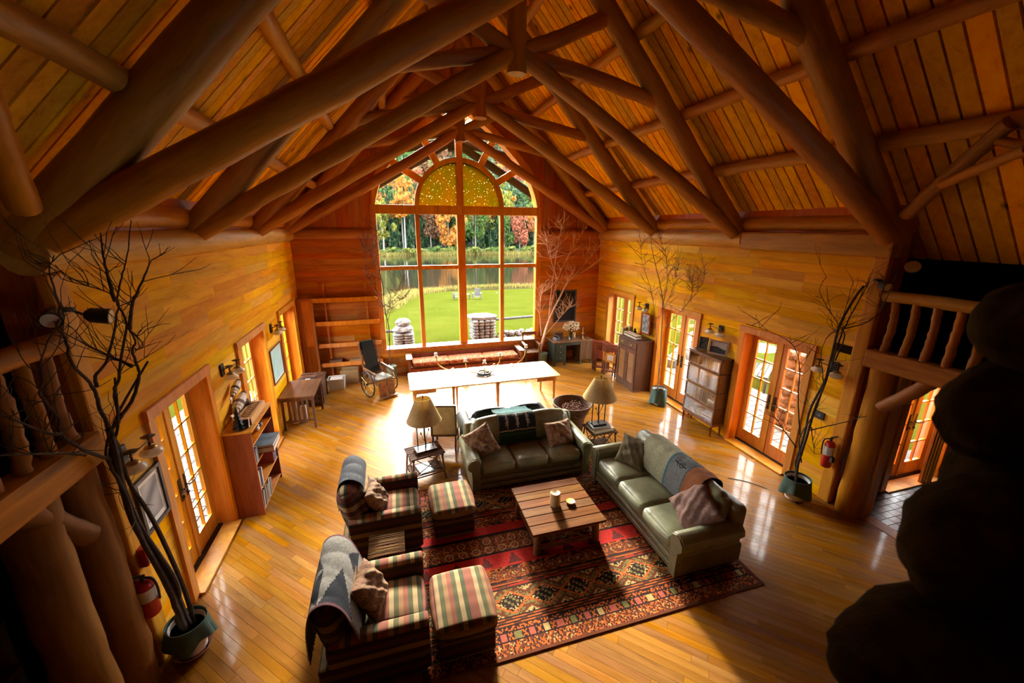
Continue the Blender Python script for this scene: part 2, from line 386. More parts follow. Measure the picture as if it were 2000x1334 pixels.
def _amber():
    n = glass('amber_seeded_glass'); v = n.coord(); vo = n.n('ShaderNodeTexVoronoi'); n.l(n.coord('Object', (1, 1, .55), (0, .5, 0)), vo.inputs[0]); vo.inputs['Scale'].default_value = 22
    f = n.mr(vo.outputs['Distance'], .10, .16, 1, 0); tr = [x for x in n.t.nodes if x.type == 'BSDF_TRANSPARENT'][0]
    base = n.ramp(n.noise(v, 1.7, 2), [(.35, (.15, .122, .006)), (.65, (.20, .115, .011))])
    col = n.mix(f, base, (.98, .93, .62)); n.l(col, tr.inputs[0])
    tl = n.n('ShaderNodeBsdfTranslucent'); n.l(col, tl.inputs[0]); mx = n.n('ShaderNodeMixShader'); mx.inputs[0].default_value = .45
    old = n.out.inputs[0].links[0].from_socket; n.l(old, mx.inputs[1]); n.l(tl.outputs[0], mx.inputs[2]); n.l(mx.outputs[0], n.out.inputs[0]); return n.m
W['amber'] = _amber()
W['case_glass'] = glass('bookcase_glass').m
W['tealglass'] = glass('tealight_glass', (.72, .88, .80)).m
def _shade():
    n = N('parchment_shade'); n.t.nodes.remove(n.p); v = n.coord(); c = n.ramp(n.noise(v, 22, 4), [(.3, (.50, .36, .15)), (.7, (.62, .47, .22))])
    d = n.n('ShaderNodeBsdfDiffuse'); t = n.n('ShaderNodeBsdfTranslucent'); n.l(c, d.inputs[0]); n.l(c, t.inputs[0])
    m = n.n('ShaderNodeMixShader'); m.inputs[0].default_value = .35; n.l(d.outputs[0], m.inputs[1]); n.l(t.outputs[0], m.inputs[2]); n.l(m.outputs[0], n.out.inputs[0]); return n.m
W['shade'] = _shade()
def stripes(name, seq, period):                                         # upholstery cut so that the stripes run over the seat and round the sides
    n = N(name); t = n.n('ShaderNodeTexCoord'); sp = n.n('ShaderNodeSeparateXYZ'); n.l(t.outputs['Object'], sp.inputs[0])
    sn = n.n('ShaderNodeSeparateXYZ'); n.l(t.outputs['Normal'], sn.inputs[0])
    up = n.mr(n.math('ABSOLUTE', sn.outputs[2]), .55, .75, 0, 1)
    wob = n.math('MULTIPLY', n.noise(n.coord(), 3, 2), .012)
    def band(c, per, sq):
        f = n.math('FRACT', n.math('DIVIDE', n.math('ADD', c, wob), per)); k = len(sq)
        return n.ramp(f, [(i/k, c2) for i, c2 in enumerate(sq)], 'CONSTANT')
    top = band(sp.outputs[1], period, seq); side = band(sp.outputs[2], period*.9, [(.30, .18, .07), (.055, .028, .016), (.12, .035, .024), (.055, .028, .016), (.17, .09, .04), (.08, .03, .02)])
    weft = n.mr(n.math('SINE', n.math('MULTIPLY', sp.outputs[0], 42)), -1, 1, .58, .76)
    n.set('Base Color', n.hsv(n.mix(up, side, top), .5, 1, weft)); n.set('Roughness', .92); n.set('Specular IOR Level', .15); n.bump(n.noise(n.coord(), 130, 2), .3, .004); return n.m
W['stripe'] = stripes('striped_upholstery', [(.52, .37, .18), (.13, .13, .06), (.33, .12, .075), (.40, .22, .10), (.14, .14, .065), (.50, .36, .18), (.33, .12, .075), (.33, .12, .075), (.10, .11, .05)], .40)
def _floral():
    n = N('orange_floral_cloth'); v = n.coord(); a = n.noise(v, 16, 3, .6, .8); b = n.noise(v, 26, 3, .6, 1.5)
    c = n.ramp(a, [(.30, (.12, .016, .008)), (.45, (.34, .05, .014)), (.55, (.45, .14, .03)), (.66, (.50, .33, .14))], 'EASE')
    n.set('Base Color', n.mix(n.mr(b, .58, .64, 0, .8), c, (.30, .12, .03))); n.set('Roughness', .9); return n.m
W['floral'] = _floral()
def _tapestry(name, cols, scale):
    n = N(name); v = n.coord(); a = n.noise(v, scale, 4, .65, 1.6)
    n.set('Base Color', n.ramp(a, [(.37 + .25*i/(len(cols)-1), c) for i, c in enumerate(cols)])); n.set('Roughness', .9); n.bump(n.math('ADD', n.noise(v, 9, 4, .6, 1.5), n.math('MULTIPLY', n.noise(v, 140, 2), .15)), .5, .02); return n.m
W['pillow_brown'] = _tapestry('silky_brown_pillow', [(.06, .026, .010), (.15, .066, .026), (.26, .145, .055), (.11, .048, .022)], 6)
W['pillow_plum'] = _tapestry('plum_leaf_pillow', [(.10, .040, .022), (.27, .14, .05), (.17, .062, .042), (.36, .25, .11)], 8)
W['pillow_rose'] = _tapestry('rose_corduroy_pillow', [(.16, .085, .065), (.24, .135, .10)], 14)
W['pillow_olive'] = _tapestry('olive_woven_pillow', [(.10, .078, .035), (.165, .13, .065)], 30)
def _grass():
    n = N('lawn_grass'); v = n.coord(); f = n.noise(v, .5, 4); g = n.noise(n.coord('Object', (9, 3, 3)), 2, 4)
    n.set('Base Color', n.mix(n.mr(g, .3, .7, 0, .6), n.ramp(f, [(.3, (.0165, .0205, .0022)), (.7, (.024, .0275, .0036))]), (.0135, .017, .0018))); n.set('Roughness', .95); n.set('Specular IOR Level', 0.0); n.bump(g, .5, .05); return n.m
W['grass'] = _grass()
def _water():
    n = N('pond_water'); n.set('Base Color', (.006, .0055, .003)); n.set('Roughness', .03); n.set('Specular IOR Level', .4)
    v = n.coord('Object', (.35, 1.0, 1)); n.bump(n.math('ADD', n.noise(v, .9, 4, .6), n.math('MULTIPLY', n.noise(v, 4, 3), .25)), .10, .12); return n.m
W['water'] = _water()
W['bank'] = plain('bank_earth', (.025, .022, .010), .95, 0, .4, 1.5, .5)
W['forest'] = plain('forest_floor', (.011, .015, .006), .95, 0, .5, .4, .5)
W['reed'] = leafy('reeds', (0.0663, 0.0630, 0.0166), (0.0994, 0.0796, 0.0232), .4)
W['shrub'] = leafy('bank_shrub', (0.0348, 0.0511, 0.0116), (0.0881, 0.0928, 0.0232), .4)
W['g1'] = leafy('leaf_green', (0.0185, 0.0398, 0.0116), (0.0450, 0.0689, 0.0185)); W['g2'] = leafy('leaf_dark_green', (0.0119, 0.0287, 0.0146), (0.0299, 0.0507, 0.0236))
W['yg'] = leafy('leaf_yellow_green', (0.0557, 0.0696, 0.0129), (0.1114, 0.1021, 0.0209)); W['or'] = leafy('leaf_orange', (0.1591, 0.0517, 0.0099), (0.2228, 0.0994, 0.0239))
W['rd'] = leafy('leaf_red', (0.1193, 0.0298, 0.0199), (0.1671, 0.0677, 0.0358)); W['rust'] = leafy('leaf_rust', (0.0647, 0.0325, 0.0199), (0.1045, 0.0547, 0.0275)); W['bl'] = leafy('leaf_blue_green', (0.0239, 0.0450, 0.0239), (0.0530, 0.0796, 0.0398))
W['trunk'] = plain('tree_trunk', (.05, .04, .03), .9); W['birch'] = plain('birch_bark', (.10, .095, .088), .8, 0, .3, 8)
W['paver'] = plain('grey_paver', (.05, .05, .048), .8, 0, .2, 5, .4)
W['greywood'] = wood('weathered_wood', (.022, .021, .019), (.036, .034, .031), .8, 'z', .15, 0)
W['tealpaint'] = plain('pale_blue_print', (.22, .42, .47), .5, 0, .15, 3, 0)
# ---------------------------------------------------------------- room shell
def clip(poly, a, b, c):                                                # keep a*x+b*y<=c
    out = []
    for i in range(len(poly)):
        p, q = poly[i], poly[(i+1) % len(poly)]; dp, dq = a*p[0]+b*p[1]-c, a*q[0]+b*q[1]-c
        if dp <= 0: out.append(p)
        if dp*dq < 0:
            t = dp/(dp-dq); out.append((p[0]+(q[0]-p[0])*t, p[1]+(q[1]-p[1])*t))
    return out
Y0 = -3.0
floor = MB().b2((XL-.4, Y0, -.08), (XR+.12, YW+.3, -.013)).build('floor', W['shade_boards'], kind='structure')
def floor_planks():
    q = random.Random(3); s = math.sqrt(.5); wd = .083; planks = []
    r0 = -10.0
    while r0 < 14:                                                       # rows across (1,1)/sqrt2, boards along (1,-1)/sqrt2
        t = -14 + q.uniform(0, 1)
        while t < 10:
            L = q.uniform(.5, 1.7); g = .0012
            P = [((r+u)*s, (r-u)*s) for r, u in ((r0+g, t+g), (r0+wd-g, t+g), (r0+wd-g, t+L-g), (r0+g, t+L-g))]
            for a, b, c in ((-1, 0, -XL), (1, 0, XR+.10), (0, -1, -.9), (0, 1, YW)): P = clip(P, a, b, c) if P else P
            if len(P) >= 3: planks.append(P[::-1])
            t += L
        r0 += wd
    def key(P):
        x = sum(p[0] for p in P)/len(P); y = sum(p[1] for p in P)/len(P)
        onrug = .1 < x < 3.8 and 2.8 < y < 5.6
        return (onrug or y < 2.0 or x < -2.2 and y < 4.5) * 100 + math.hypot(x-1.6, y) + (abs(x-1.9) < 2 and y > 5)*1.5
    planks.sort(key=key); rest = MB()
    for i, P in enumerate(planks):
        if i < 300: MB().prism(P, -.012, 0, 'z').build('plank', W['floor'], floor)
        else: rest.prism(P, -.012, 0, 'z', None, q.random())
    rest.build('far_planks', W['floor'], floor, kind='stuff')
floor_planks()
OPW, OPH = .60, 2.19
def side_wall(name, X, sgn, q):                                         # sgn: outward direction along x
    w = holder(name); segs = []; ed = [3.85] + [v for y in DOORS for v in (y-OPW, y+OPW)] + [YW]
    bk = MB()
    a, b = sorted((X+sgn*.025, X+sgn*.27))
    for i in range(0, len(ed), 2): bk.b2((a, ed[i]-(.2 if i == 0 else -.022), -.05), (b, ed[i+1] + (.3 if i == len(ed)-2 else -.022), 4.6))
    for y in DOORS: bk.b2((a, y-OPW-.022, OPH+.022), (b, y+OPW+.022, 4.6))
    bk.build('core', W['reveal'], w)
    h = .146
    for k in range(26):
        z0 = k*h; iv = [(3.85, YW)] if z0 >= OPH-.01 else [(ed[i], ed[i+1]) for i in range(0, len(ed), 2)]
        for y0, y1 in iv:
            t = y0
            while t < y1-.01:
                L = q.uniform(.9, 2.6); e = min(y1, t+L)
                if y1-e < .35: e = y1
                MB().b2((X, t+.0008, z0+.0008), (X+sgn*.025, e-.0008, z0+h-.0008)).build('plank', W['wallx'], w); t = e
    def log(nm, x, z, r, mat, y0=3.6, y1=YW):
        n = 26; pts = [(x, lerp(y0, y1, i/n), z + q.uniform(-.006, .006)) for i in range(n+1)]
        MB().tube(pts, [r*q.uniform(.97, 1.03) for _ in pts], 16).build(nm, mat, w, True)
    log('plate_log', X+sgn*.03, 3.81, .150, W['pale_log'], 6.0 if sgn > 0 else 3.62)
    if sgn > 0: MB().b2((X-.11, 3.62, 3.66), (X+.18, 5.99, 3.95)).build('plate_log', W['logy'], w, bevel=.03)
    log('eave_log', X+sgn*.10, 4.09, .135, W['logy']); log('eave_pole', X+sgn*.20, 4.30, .085, W['logy'])
    return w
wall_left = side_wall('wall_left', XL, -1, random.Random(11)); wall_right = side_wall('wall_right', XR, 1, random.Random(12))
# window wall with its arched opening
ZT = 4.56
ARCH = [(0, 2.46), (.35, 2.22), (.77, 1.93), (1.2, 1.56), (1.55, 1.21), (1.82, .90), (2.0, .58), (2.12, .28), (2.185, 0)]
def arch_z(dx, off=0):
    dx = abs(dx)
    A = [(a + off*.75, b + off*.75) for a, b in ARCH]; A[0] = (0, ARCH[0][1] + off)
    for (x0, z0), (x1, z1) in zip(A, A[1:]):
        if dx <= x1: return ZT + lerp(z0, z1, (dx-x0)/max(1e-6, x1-x0))
    return ZT
def roof_z(x): return 3.95 + 1.06*(4.25-abs(x-XC))
WX0, WX1, WZ0 = XC-2.20, XC+2.20, .72
wall_back = holder('wall_back')
def back_wall():
    q = random.Random(21); bk = MB(); y0, y1 = YW+.025, YW+.32
    bk.b2((XL-.4, y0, -.05), (WX0-.04, y1, 4.3)); bk.b2((WX1+.04, y0, -.05), (XR+.4, y1, 4.3)); bk.b2((WX0-.04, y0, -.05), (WX1+.04, y1, WZ0-.02))
    n = 60
    for i in range(n):
        x0 = lerp(XL-.4, XR+.4, i/n); x1 = lerp(XL-.4, XR+.4, (i+1)/n)
        lo = [max(4.3, arch_z(x-XC, .03)) if abs(x-XC) < 2.24 else 4.3 for x in (x0, x1)]; hi = [roof_z(x)+.55 for x in (x0, x1)]
        bk.prism([(x0, lo[0]), (x1, lo[1]), (x1, max(hi[1], lo[1]+.01)), (x0, max(hi[0], lo[0]+.01))], y0, y1, 'y')
    bk.build('core', W['reveal'], wall_back)
    h = .146
    for k in range(26):
        z0 = k*h
        for a, b in ([(XL, WX0-.11), (WX1+.11, XR)] if z0+h > WZ0 else [(XL, XR)]):
            z1 = min(z0+h, WZ0-.10) if a == XL and b == XR else z0+h
            if z1 <= z0+.01: continue
            t = a
            while t < b-.01:
                e = min(b, t+q.uniform(1.0, 2.6)); e = b if b-e < .4 else e
                MB().b2((t+.0008, YW, z0+.0008), (e-.0008, YW+.025, z1-.0008)).build('plank', W['wally'], wall_back); t = e
    n = 54
    for i in range(n):                                                   # upright boards of the gable
        x0 = lerp(XL, XR, i/n)+.0015; x1 = lerp(XL, XR, (i+1)/n)-.0015
        lo = [max(3.80, arch_z(x-XC, .12)) if abs(x-XC) < 2.30 else 3.80 for x in (x0, x1)]; hi = [roof_z(x)+.41 for x in (x0, x1)]
        if min(hi[0]-lo[0], hi[1]-lo[1]) > .03: MB().prism([(x0, lo[0]), (x1, lo[1]), (x1, hi[1]), (x0, hi[0])], YW, YW+.025, 'y').build('board', W['gable'], wall_back)
    for a, b in ((XL, WX0-.12), (WX1+.12, XR)): MB().tube([(lerp(a, b, i/6), YW+.02, 3.84+q.uniform(-.01, .01)) for i in range(7)], .135, 14).build('tie_log', W['logx'], wall_back, True)
back_wall()
def arched_window():
    w = holder('window_1'); T = W['trim']; ya, yb = YW-.02, YW+.16
    def piece(nm, a, b, mat=T): return MB().b2((a[0], a[2] if len(a) > 2 else ya, a[1]), (b[0], b[2] if len(b) > 2 else yb, b[1])).build(nm, mat, w, bevel=.006)
    piece('jamb', (WX0-.12, WZ0-.1), (WX0+.015, ZT)); piece('jamb', (WX1-.015, WZ0-.1), (WX1+.12, ZT))
    piece('sill', (WX0-.16, WZ0-.12, YW-.09), (WX1+.16, WZ0-.0, YW+.30), W['reveal']); piece('apron', (WX0-.12, WZ0-.24, YW-.03), (WX1+.12, WZ0-.121, YW+.0))
    piece('transom', (WX0+.016, 4.335), (WX1-.016, ZT))
    xs = [WX0+.015, XC-1.21, XC-1.10, XC-.105, XC+.105, XC+1.10, XC+1.21, WX1-.015]
    for i, (a, b) in enumerate(((1, 2), (3, 4), (5, 6))): piece('mullion', (xs[a], WZ0+.001), (xs[b], 4.334))
    for i in (0, 2, 4, 6): piece('crossbar', (xs[i]+.001, 2.885, YW+.05), (xs[i+1]-.001, 2.995, YW+.10))
    piece('arch_mullion', (XC-.085, ZT+.001), (XC+.085, ZT+2.42))
    def ring(nm, r0, r1, a0, a1, n=18):
        mb = MB()
        for k in range(n):
            t0, t1 = lerp(a0, a1, k/n), lerp(a0, a1, (k+1)/n)
            mb.prism([(XC+r0*math.cos(t0), ZT+r0*math.sin(t0)), (XC+r1*math.cos(t0), ZT+r1*math.sin(t0)), (XC+r1*math.cos(t1), ZT+r1*math.sin(t1)), (XC+r0*math.cos(t1), ZT+r0*math.sin(t1))], ya, yb, 'y')
        return mb.build(nm, T, w, merge=True)
    ring('arch_rib', 1.09, 1.20, 0, PI/2-.075); ring('arch_rib', 1.09, 1.20, PI/2+.075, PI)
    def hit(a):                                                          # distance from the centre to the arch along angle a
        r = 1.2
        while ZT + r*math.sin(a) < arch_z(r*math.cos(a)) and r < 2.6 and abs(r*math.cos(a)) < 2.19: r += .005
        return r
    sp = [math.radians(x) for x in (31, 61, 119, 149)]
    for a in sp:
        c, s = math.cos(a), math.sin(a); h = hit(a)
        MB().bar((XC+1.2*c, (ya+yb)/2, ZT+1.2*s), (XC+h*c, (ya+yb)/2, ZT+h*s), .11, yb-ya-.01).build('spoke', T, w)
    cas = MB(); n = 44
    for sg in (-1, 1):
        P = [(2.185*i/n) for i in range(n+1)]
        for a, b in zip(P, P[1:]):
            cas.prism([(XC+sg*a, arch_z(a)-.004), (XC+sg*b, arch_z(b)-.004), (XC+sg*b*1.04, arch_z(b, .12)if b < 2.18 else ZT), (XC+sg*a*1.04, arch_z(a, .12))], ya, YW+.3, 'y')
    cas.build('arch_casing', T, w)
    yg = YW+.07
    for (a, b) in ((0, 1), (2, 3), (4, 5), (6, 7)):
        for z0, z1 in ((WZ0, 2.885), (2.995, 4.335)): MB().b2((xs[a], yg, z0), (xs[b], yg+.006, z1)).build('pane', W['pane'], w)
    for a0, a1 in ((0, PI/2), (PI/2, PI)):
        MB().prism([(XC, ZT)] + [(XC+1.1*math.cos(lerp(a0, a1, k/12)), ZT+1.1*math.sin(lerp(a0, a1, k/12))) for k in range(13)], yg, yg+.006, 'y').build('amber_pane', W['amber'], w)
    lim = [0.001, sp[0], sp[1], PI/2, sp[2], sp[3], PI-.001]
    for a0, a1 in zip(lim, lim[1:]):
        A = [lerp(a0, a1, k/7) for k in range(8)]
        MB().prism([(XC+1.19*math.cos(a), ZT+1.19*math.sin(a)) for a in A] + [(XC+hit(a)*math.cos(a), ZT+hit(a)*math.sin(a)) for a in A[::-1]], yg, yg+.006, 'y').build('pane', W['pane'], w)
arched_window()
def french_door(name, loc, rz, hand=True):                              # local x along the wall, y outward, z up
    w = holder(name); w.location = loc; w.rotation_euler = (0, 0, rz); T = W['trim']; o = OPW
    def b(nm, a, c, mat=T, par=w, bev=.004): return MB().b2(a, c).build(nm, mat, par, bevel=bev)
    b('casing', (-o-.115, -.035, 0), (-o+.005, 0, OPH+.002)); b('casing', (o-.005, -.035, 0), (o+.115, 0, OPH+.002))
    b('head_casing', (-o-.125, -.045, OPH), (o+.125, 0, OPH+.115)); 
    b('reveal', (-o-.02, 0, 0), (-o, .275, OPH)); b('reveal', (o, 0, 0), (o+.02, .275, OPH)); b('reveal', (-o-.02, 0, OPH-.001), (o+.02, .275, OPH+.02))
    b('threshold', (-o-.02, -.09, -.0), (o+.02, .13, .028), W['trim']); b('track', (-o, .14, .0), (o, .28, .035), W['bronze'])
    y0, y1 = .19, .235; lw = o-.035
    for sg in (-1, 1):
        x0, x1 = sorted((sg*.006, sg*(lw+.03)))
        lf = MB()
        st, br, tr = .105, .235, .115; z0, z1 = .037, OPH-.01
        lf.b2((x0, y0, z0), (x0+st, y1, z1)); lf.b2((x1-st, y0, z0), (x1, y1, z1)); lf.b2((x0+st, y0, z0), (x1-st, y1, z0+br)); lf.b2((x0+st, y0, z1-tr), (x1-st, y1, z1))
        leaf = lf.build('leaf', T, w)
        gx0, gx1, gz0, gz1 = x0+st, x1-st, z0+br, z1-tr; mu = MB()
        mu.b2(((gx0+gx1)/2-.011, y0+.006, gz0), ((gx0+gx1)/2+.011, y1-.006, gz1))
        for k in range(1, 5):
            z = lerp(gz0, gz1, k/5); mu.b2((gx0, y0+.006, z-.011), (gx1, y1-.006, z+.011))
        mu.build('muntin', T, leaf)
        for k in range(5):
            for c in range(2):
                MB().b2((lerp(gx0, gx1, c/2)+.011*c, .21, lerp(gz0, gz1, k/5)+.011), (lerp(gx0, gx1, (c+1)/2)-.011*(1-c), .214, lerp(gz0, gz1, (k+1)/5)-.011)).build('pane', W['pane'], leaf)
        xh = sg*.055
        h = MB().b2((xh-.022, y0-.012, .88), (xh+.022, y0, 1.16)); h.tube([(xh, y0-.01, 1.03), (xh, y0-.06, 1.03), (xh+sg*.02, y0-.065, 1.03), (xh+sg*.12, y0-.065, 1.025)], .009, 6); h.lathe([(.016, -.01), (.016, .01)], (xh, y0-.02, .93), 8)
        h.build('handle', W['bronze'], leaf, True)
    b('astragal', (-.025, y0-.014, .037), (.025, y0, OPH-.01))
    return w
for i, y in enumerate(DOORS): french_door('door_%d' % (i+1), (XL, y, 0), PI/2); french_door('door_%d' % (i+4), (XR, y, 0), -PI/2)
# ---------------------------------------------------------------- ceiling
ceiling = holder('ceiling')
def roof():
    q = random.Random(5); s = math.hypot(1, 1.06); wd = .172
    for sg in (-1, 1):
        def P(dx, off): return (XC+sg*dx + sg*off*1.06/s, 3.95+1.06*(4.25-dx)+off/s)       # point dx from the ridge, off along the roof normal
        a, b, c, d = P(-.4, .30), P(4.75, .30), P(4.75, .38), P(-.4, .38)
        MB().prism([a, b, c, d] if sg > 0 else [d, c, b, a], Y0, YW+1.5, 'y').build('roof_deck', W['shade_boards'], ceiling)
        y = Y0
        while y < YW:
            e = min(y+wd*q.uniform(.86, 1.14), YW)
            off = q.uniform(-.003, .003); a, b, c, d = P(-.2, .262+off), P(4.72, .262+off), P(4.72, .30), P(-.2, .30)
            MB().prism([a, b, c, d] if sg > 0 else [d, c, b, a], y+.011, e-.011, 'y').build('ceiling_board', W['ceil'], ceiling); y = e
        for dx, r in ((.75, .085), (1.72, .085), (2.66, .088), (3.42, .09)):
            for y0, y1 in ((Y0, 3.75), (3.75, 6.2), (6.2, 8.7), (8.7, YW)):
                x, z = P(dx, .165); n = 10
                pts = [(x+q.uniform(-.008, .008), lerp(y0, y1, i/n), z+q.uniform(-.008, .008)) for i in range(n+1)]
                MB().tube(pts, [r*q.uniform(.94, 1.08) for _ in pts], 12).build('purlin', W['logy'], ceiling, True)
    MB().tube([(XC, lerp(Y0, YW, i/20), 8.48) for i in range(21)], .15, 14).build('ridge_log', W['logy'], ceiling, True)
    # end gable behind the balcony
    MB().prism([(XL-.4, -.05), (XR+.4, -.05), (XR+.4, 4.2), (XC, 8.9), (XL-.4, 4.2)], Y0-.2, Y0, 'y').build('wall_front', W['gable'], None, kind='structure')
roof()
TRUSS_Y = [3.75, 6.2, 8.7, 11.08, 12.45]
TR_LAB = ['log scissor truss nearest the balcony with the thickest chords', 'log scissor truss second from the balcony, its king post ending over the sofas', 'log scissor truss third from the balcony, over the long maple table', 'log scissor truss up against the arched window', 'dark weathered log truss outside under the gable overhang, seen through the arch panes']
def logm(p, a, r0, r1, q, bend=.02, n=14, sides=14):
    p, a = V(p), V(a); x, y, d = frame(a-p); pts = []; rs = []; bx, by = q.uniform(-bend, bend), q.uniform(-bend, bend)
    for i in range(n+1):
        t = i/n; k = 4*t*(1-t); pts.append(p.lerp(a, t) + x*(bx*k+q.uniform(-.006, .006)) + y*(by*k+q.uniform(-.006, .006))); rs.append(lerp(r0, r1, t)*q.uniform(.965, 1.035))
    return MB().tube(pts, rs, sides)
def log_part(nm, p, a, r0, r1, q, par, bend=.02):                        # built along its own z so that the grain follows the log
    p, a = V(p), V(a); L = (a-p).length; o = logm((0, 0, 0), (0, 0, L), r0, r1, q, bend).build(nm, W['log'], par, True)
    o.location = p; o.rotation_euler = (a-p).to_track_quat('Z', 'Y').to_euler(); return o
for i, ty in enumerate(TRUSS_Y):
    t = thing('roof_truss', TR_LAB[i], 'truss', (XC, ty, 3.9), 0, 'log scissor trusses under the roof'); q = random.Random(40+i); k = 1.12 if i == 0 else 1
    for sg in (-1, 1):
        log_part('rafter', (sg*4.36, 0, -.06), (sg*.02, 0, 4.53), .155*k, .13*k, q, t)
        log_part('scissor_chord', (sg*4.27, -.02, -.02), (sg*.06, 0, 2.42), .122*k, .112*k, q, t, .05)
        log_part('upper_strut', (sg*.05, 0, 2.45), (sg*1.42, 0, 3.06), .105, .11, q, t); log_part('lower_strut', (sg*.05, .04, 2.46), (sg*2.46, .02, 1.98), .10, .10, q, t, .04)
    log_part('king_post', (0, 0, 2.18), (0, 0, 4.5), .135, .13, q, t)
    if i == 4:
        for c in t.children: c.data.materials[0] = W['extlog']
# ---------------------------------------------------------------- galleries, posts and the entry
q4 = random.Random(77)
def gallery(sg):
    side = 'left' if sg < 0 else 'right'; X = XL if sg < 0 else XR; o = sg
    w = holder('trim_gallery_'+side)
    # hewn corner post, log posts, knee brace and edge beam carrying the gallery
    MB().b2((X-.04 if sg > 0 else X-.14, 3.66, 0), (X+.14 if sg > 0 else X+.04, 3.84, 3.66)).build('corner_post', W['post'], w, bevel=.02)
    PM = W['log_shaded'] if sg < 0 else W['log']
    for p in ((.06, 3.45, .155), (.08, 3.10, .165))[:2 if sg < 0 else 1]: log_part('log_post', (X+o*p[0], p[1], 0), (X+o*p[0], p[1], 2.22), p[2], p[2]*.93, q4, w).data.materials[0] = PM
    if sg > 0: MB().b2((X+.12, 3.28, 0), (X+.30, 3.46, 2.22)).build('hewn_post', W['post'], w, bevel=.02)
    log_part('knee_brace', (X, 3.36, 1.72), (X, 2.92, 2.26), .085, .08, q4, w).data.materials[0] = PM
    MB().b2((X-.10, -.8, 2.22), (X+.10, 3.64, 2.46)).build('edge_beam', W['logy'], w, bevel=.025)
    MB().b2((min(X, X+o*3.4), Y0, 2.30), (max(X, X+o*3.4), 4.1 if sg > 0 else 3.9, 2.42)).build('gallery_floor', W['shade_boards'], w)
    r = thing('gallery_railing', 'peeled log railing with round balusters above the %s' % ('dark shelf rack' if sg < 0 else 'slate entry'), 'railing', (X, 3.6, 2.46))
    MB().tube([(q4.uniform(-.012, .012), .02-i*.28, .72+q4.uniform(-.01, .01)) for i in range(14)], [.075*q4.uniform(.93, 1.08) for i in range(14)], 14).build('top_rail', W['logy'], r, True)
    for k in range(15): log_part('baluster', (0, -.11-k*.215, 0), (0, -.10-k*.215+q4.uniform(-.015, .015), .68), .046, .043, q4, r)
    # dark rooms behind
    xo = X+o*3.4
    def wl(nm, a, b, mat): return MB().b2(a, b).build(nm, mat, None, kind='structure')
    wl('wall_loft_'+side, (min(xo, xo+o*.1), Y0, -.1), (max(xo, xo+o*.1), 4.05, 4.6), W['shade_boards'])
    wl('ceiling_loft_'+side, (min(X+o*.45, xo), Y0, 4.02), (max(X+o*.45, xo), 4.0, 4.12), W['shade_boards'])
    wl('wall_loft_end_'+side, (min(X+o*.1, xo), 3.86 if sg < 0 else 4.0, 2.42 if sg > 0 else -.1), (max(X+o*.1, xo), 3.96 if sg < 0 else 4.1, 4.1), W['shade_boards'])
    wl('wall_loft_front_'+side, (min(X, xo), Y0-.1, -.1), (max(X, xo), Y0, 4.6), W['shade_boards'])
    if sg < 0: wl('floor_alcove', (xo, Y0, -.08), (X, 3.9, 0), W['shade_boards'])
    log_part('roof_brace', (X-o*.22, 3.5, 4.18), (X-o*.80, 2.55, 4.92), .075, .07, q4, w) if sg > 0 else log_part('roof_brace', (-2.20, 3.42, 4.12), (-1.43, 2.1, 5.12), .085, .08, q4, w)
    if sg > 0: log_part('roof_brace', (5.50, 3.0, 4.46), (4.70, 2.1, 4.60), .05, .045, q4, w); log_part('roof_brace', (5.42, 2.66, 4.80), (4.9, 2.0, 4.60), .04, .04, q4, w)
gallery(-1); gallery(1)
MB().b2((XL, Y0, 2.30), (XR, .28, 2.44)).build('floor_balcony', W['shade_boards'], None, kind='structure')
# slate entry
en = holder('floor_entry'); MB().b2((XR+.13, -1, -.08), (9.3, 4.4, -.012)).build('bed', W['grout'], en)
MB().b2((XR+.11, -1, -.07), (XR+.29, 3.5, .006)).build('wood_edge', W['trim'], en, bevel=.004)
n = 0
for i in range(18):
    for j in range(16):
        x0, y0 = XR+.30+j*.165, 3.60-(i+1)*.106
        MB().b2((x0+.004, y0+.004, -.012), (x0+.161, y0+.102, q4.uniform(-.001, .002))).build('tile', W['slate'], en)
french_door('door_7', (7.86, 3.66, 0), 0)
we = holder('wall_entry')
MB().b2((XR+.1, 3.98, 2.28), (9.3, 4.1, 2.5)).build('header', W['shade_boards'], we)
MB().b2((XR+.3, 3.66, -.05), (7.24, 3.98, 2.3)).build('panel', W['trim'], we); MB().b2((7.24, 3.66, 2.21), (8.48, 4.0, 2.3)).build('lintel', W['trim'], we)
MB().b2((8.48, 3.66, -.05), (9.3, 4.0, 2.3)).build('plaster_panel', W['plaster'], we)
for k in range(4): MB().b2((8.02+k*.055, 3.60-.01*k, 0), (8.065+k*.055, 3.64, 2.29)).build('pilaster_board', W['post'], we, bevel=.004)
for x in (8.60, 8.70): MB().b2((x, 3.55, 0), (x+.06, 3.65, 2.29)).build('upright', W['dark'], we)
MB().b2((XR, -1.1, -.05), (9.3, -1, 2.3)).build('wall_entry_front', W['shade_boards'], None, kind='structure'); MB().b2((9.2, -1, -.05), (9.3, 3.9, 2.3)).build('wall_entry_end', W['shade_boards'], None, kind='structure')
sw = thing('light_switch', 'pale switch plate on the plaster wall of the entry', 'switch', (8.53, 3.655, 1.2)); MB().rbox((0, 0, 0), (.12, .012, .085), .005, 2).build('plate', W['paper'], sw)
for x in (-.028, .028): MB().b2((x-.008, -.014, -.018), (x+.008, -.005, .018)).build('toggle', W['white'], sw)
cu = thing('entry_curtain', 'dark red ribbed curtain hanging at the far end of the entry', 'curtain', (8.79, 3.5, 0))
